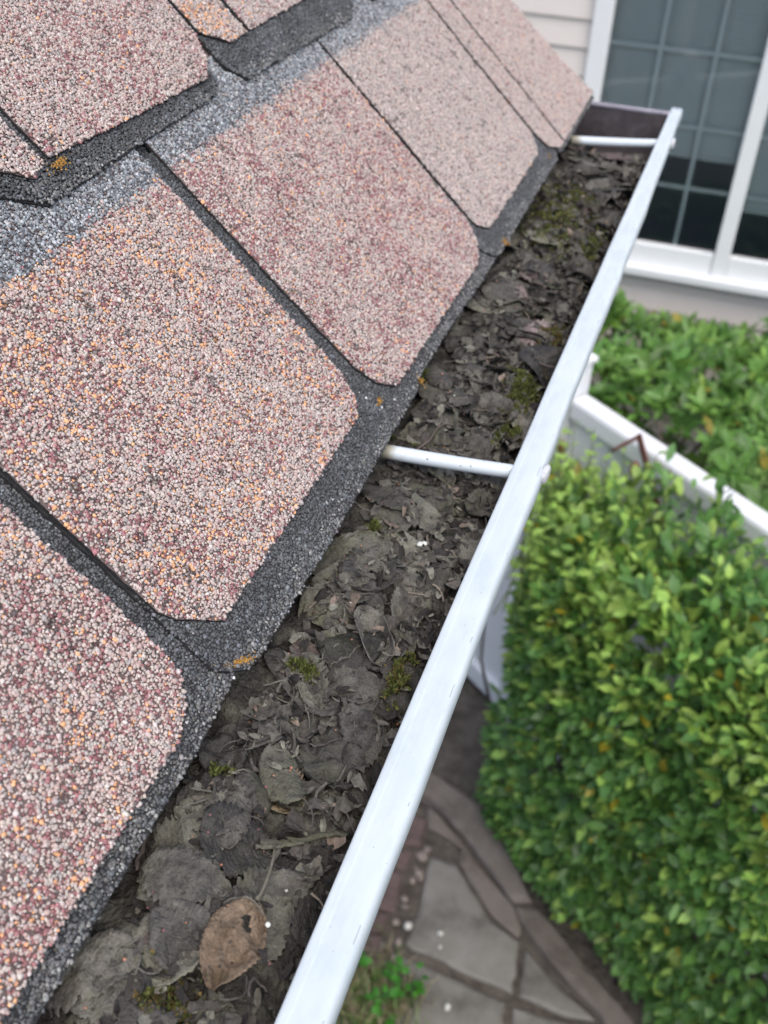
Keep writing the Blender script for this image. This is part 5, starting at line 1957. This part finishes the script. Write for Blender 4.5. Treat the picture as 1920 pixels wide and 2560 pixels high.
# panes, glazing bars
zbars = [on_wall(1700, 128)[1], on_wall(1700, 318)[1], on_wall(1700, 471)[1]]
zbars = [zbars[0] + (zbars[0] - zbars[1])] + zbars
xb = [on_wall(1656, 100)[0], on_wall(1800, 100)[0]]
for side, (a, b) in enumerate(((fxl + fw, mull - mw), (mull + mw, wr - fw))):
    mk('pane', [(a, WY + 0.004, zf0 + 0.02), (b, WY + 0.004, zf0 + 0.02), (b, WY + 0.004, wtop), (a, WY + 0.004, wtop)], [(0, 1, 2, 3)], M['glass'], win)
    xs = xb if side == 0 else [a + (x - fxl - fw) for x in xb]
    for x in xs:
        box('glazing_bar', (x, WY + 0.012, (zf0 + wtop) / 2), EX, EY, EZ, 0.0078, 0.003, (wtop - zf0) / 2 - 0.02, M['muntin'], win)
    for z in zbars + [2 * zbars[0] - zbars[1]]:
        if z < wtop - 0.03:
            box('glazing_bar', ((a + b) / 2, WY + 0.019, z), EX, EY, EZ, (b - a) / 2, 0.003, 0.0078, M['muntin'], win)
    zb = on_wall(1760, 405)[1] if side == 0 else on_wall(1760, 520)[1]
    zz = zb
    box('blind_bottom_bar', ((a + b) / 2, WY + 0.055, zz), EX, EY, EZ, (b - a) / 2 + 0.02, 0.012, 0.009, M['blind'], win, 0.003)
    tl = math.radians(62)
    while zz < wtop - 0.03:
        zz += 0.0215
        box('blind_slat', ((a + b) / 2, WY + 0.055, zz), EX, np.array([0, math.cos(tl), math.sin(tl)]), np.array([0, -math.sin(tl), math.cos(tl)]), (b - a) / 2 + 0.02, 0.0125, 0.0006, M['blind'], win)
# dark room behind
xa, xb_, ya, yb = fxl - 0.4, wr + 0.4, WY + 0.035, WY + 1.4
V = [(xa, ya, 0.2), (xb_, ya, 0.2), (xb_, yb, 0.2), (xa, yb, 0.2), (xa, ya, 2.9), (xb_, ya, 2.9), (xb_, yb, 2.9), (xa, yb, 2.9)]
mk('room', V, [(0, 1, 2, 3), (4, 7, 6, 5), (0, 3, 7, 4), (1, 5, 6, 2), (3, 2, 6, 7)], M['room'], wing)

# ------------------------------------------------------------------ weeds below the gutter
def weed_leaf_plant(px, py, n_, label, r0=0.06):
    c_ = ground(px, py, 0.0)
    w_ = empty('weed', c_)
    V0, F0 = leaf_template(0.030, 0.022, 0.15, 0.25)
    for k in range(n_):
        a = rng.uniform(0, 6.28)
        rr = r0 * math.sqrt(rng.random())
        p = c_ + np.array([rr * math.cos(a), rr * math.sin(a), rng.uniform(0.05, 0.13)])
        d, s, z = frames(np.array([[math.cos(a), math.sin(a), 0.3]]), np.array([[0, 0, 1.0]]) + rng.normal(0, 0.3, (1, 3)))
        sc2 = rng.uniform(0.6, 1.2)
        V = p + sc2 * (V0[:, 0:1] * d + V0[:, 1:2] * s + V0[:, 2:3] * z)
        mk('leaf', V, [tuple(int(i) for i in f) for f in F0], M['leaf_green'], w_, smooth=True, cols=np.tile(np.array((0.06, 0.26, 0.02)) * rng.uniform(0.6, 1.2), (len(V), 1)))
        vt, ft = tube_vf(np.linspace(c_ + np.array([rr * 0.2 * math.cos(a), rr * 0.2 * math.sin(a), 0]), p, 4), 0.0012, 5)
        mk('stem', vt, ft, M['stalk'], w_)
    tag(w_, label, 'weed')


weed_leaf_plant(1010, 2490, 30, 'bright green weed between the slab and grass tuft, right of the gutter lip', 0.045)
weed_leaf_plant(888, 2440, 12, 'small green weed peeking out beside the gutter lip above the grass', 0.025)
weed_leaf_plant(955, 2550, 16, 'low green weed at the photo bottom below the bright weed', 0.03)
V, F, Cl = [], [], []
for i in range(1300):
    c_ = ground(rng.normal(915, 55), rng.normal(2515, 50), 0.0)
    a = rng.uniform(0, 6.28)
    h_ = rng.uniform(0.03, 0.10)
    ln = rng.uniform(0.01, 0.06)
    d = np.array([math.cos(a), math.sin(a), 0])
    s = np.array([-d[1], d[0], 0]) * 0.0026
    pts = [c_, c_ + d * ln * 0.3 + EZ * h_ * 0.7, c_ + d * ln + EZ * h_ * 0.95]
    o0 = len(V)
    for q, w_ in zip(pts, (1, 0.8, 0.15)):
        V += [q - s * w_, q + s * w_]
    F += [(o0, o0 + 1, o0 + 3, o0 + 2), (o0 + 2, o0 + 3, o0 + 5, o0 + 4)]
    c1 = np.array((0.38, 0.33, 0.20)) if rng.random() < 0.6 else np.array((0.13, 0.25, 0.05))
    Cl += [c1 * rng.uniform(0.6, 1.2)] * 6
o = mk('grass_tuft', V, F, M['leaf_green'], cols=np.array(Cl))
tag(o, 'dry yellowish grass tuft at the photo bottom beside the gutter lip', 'grass', kind='stuff')
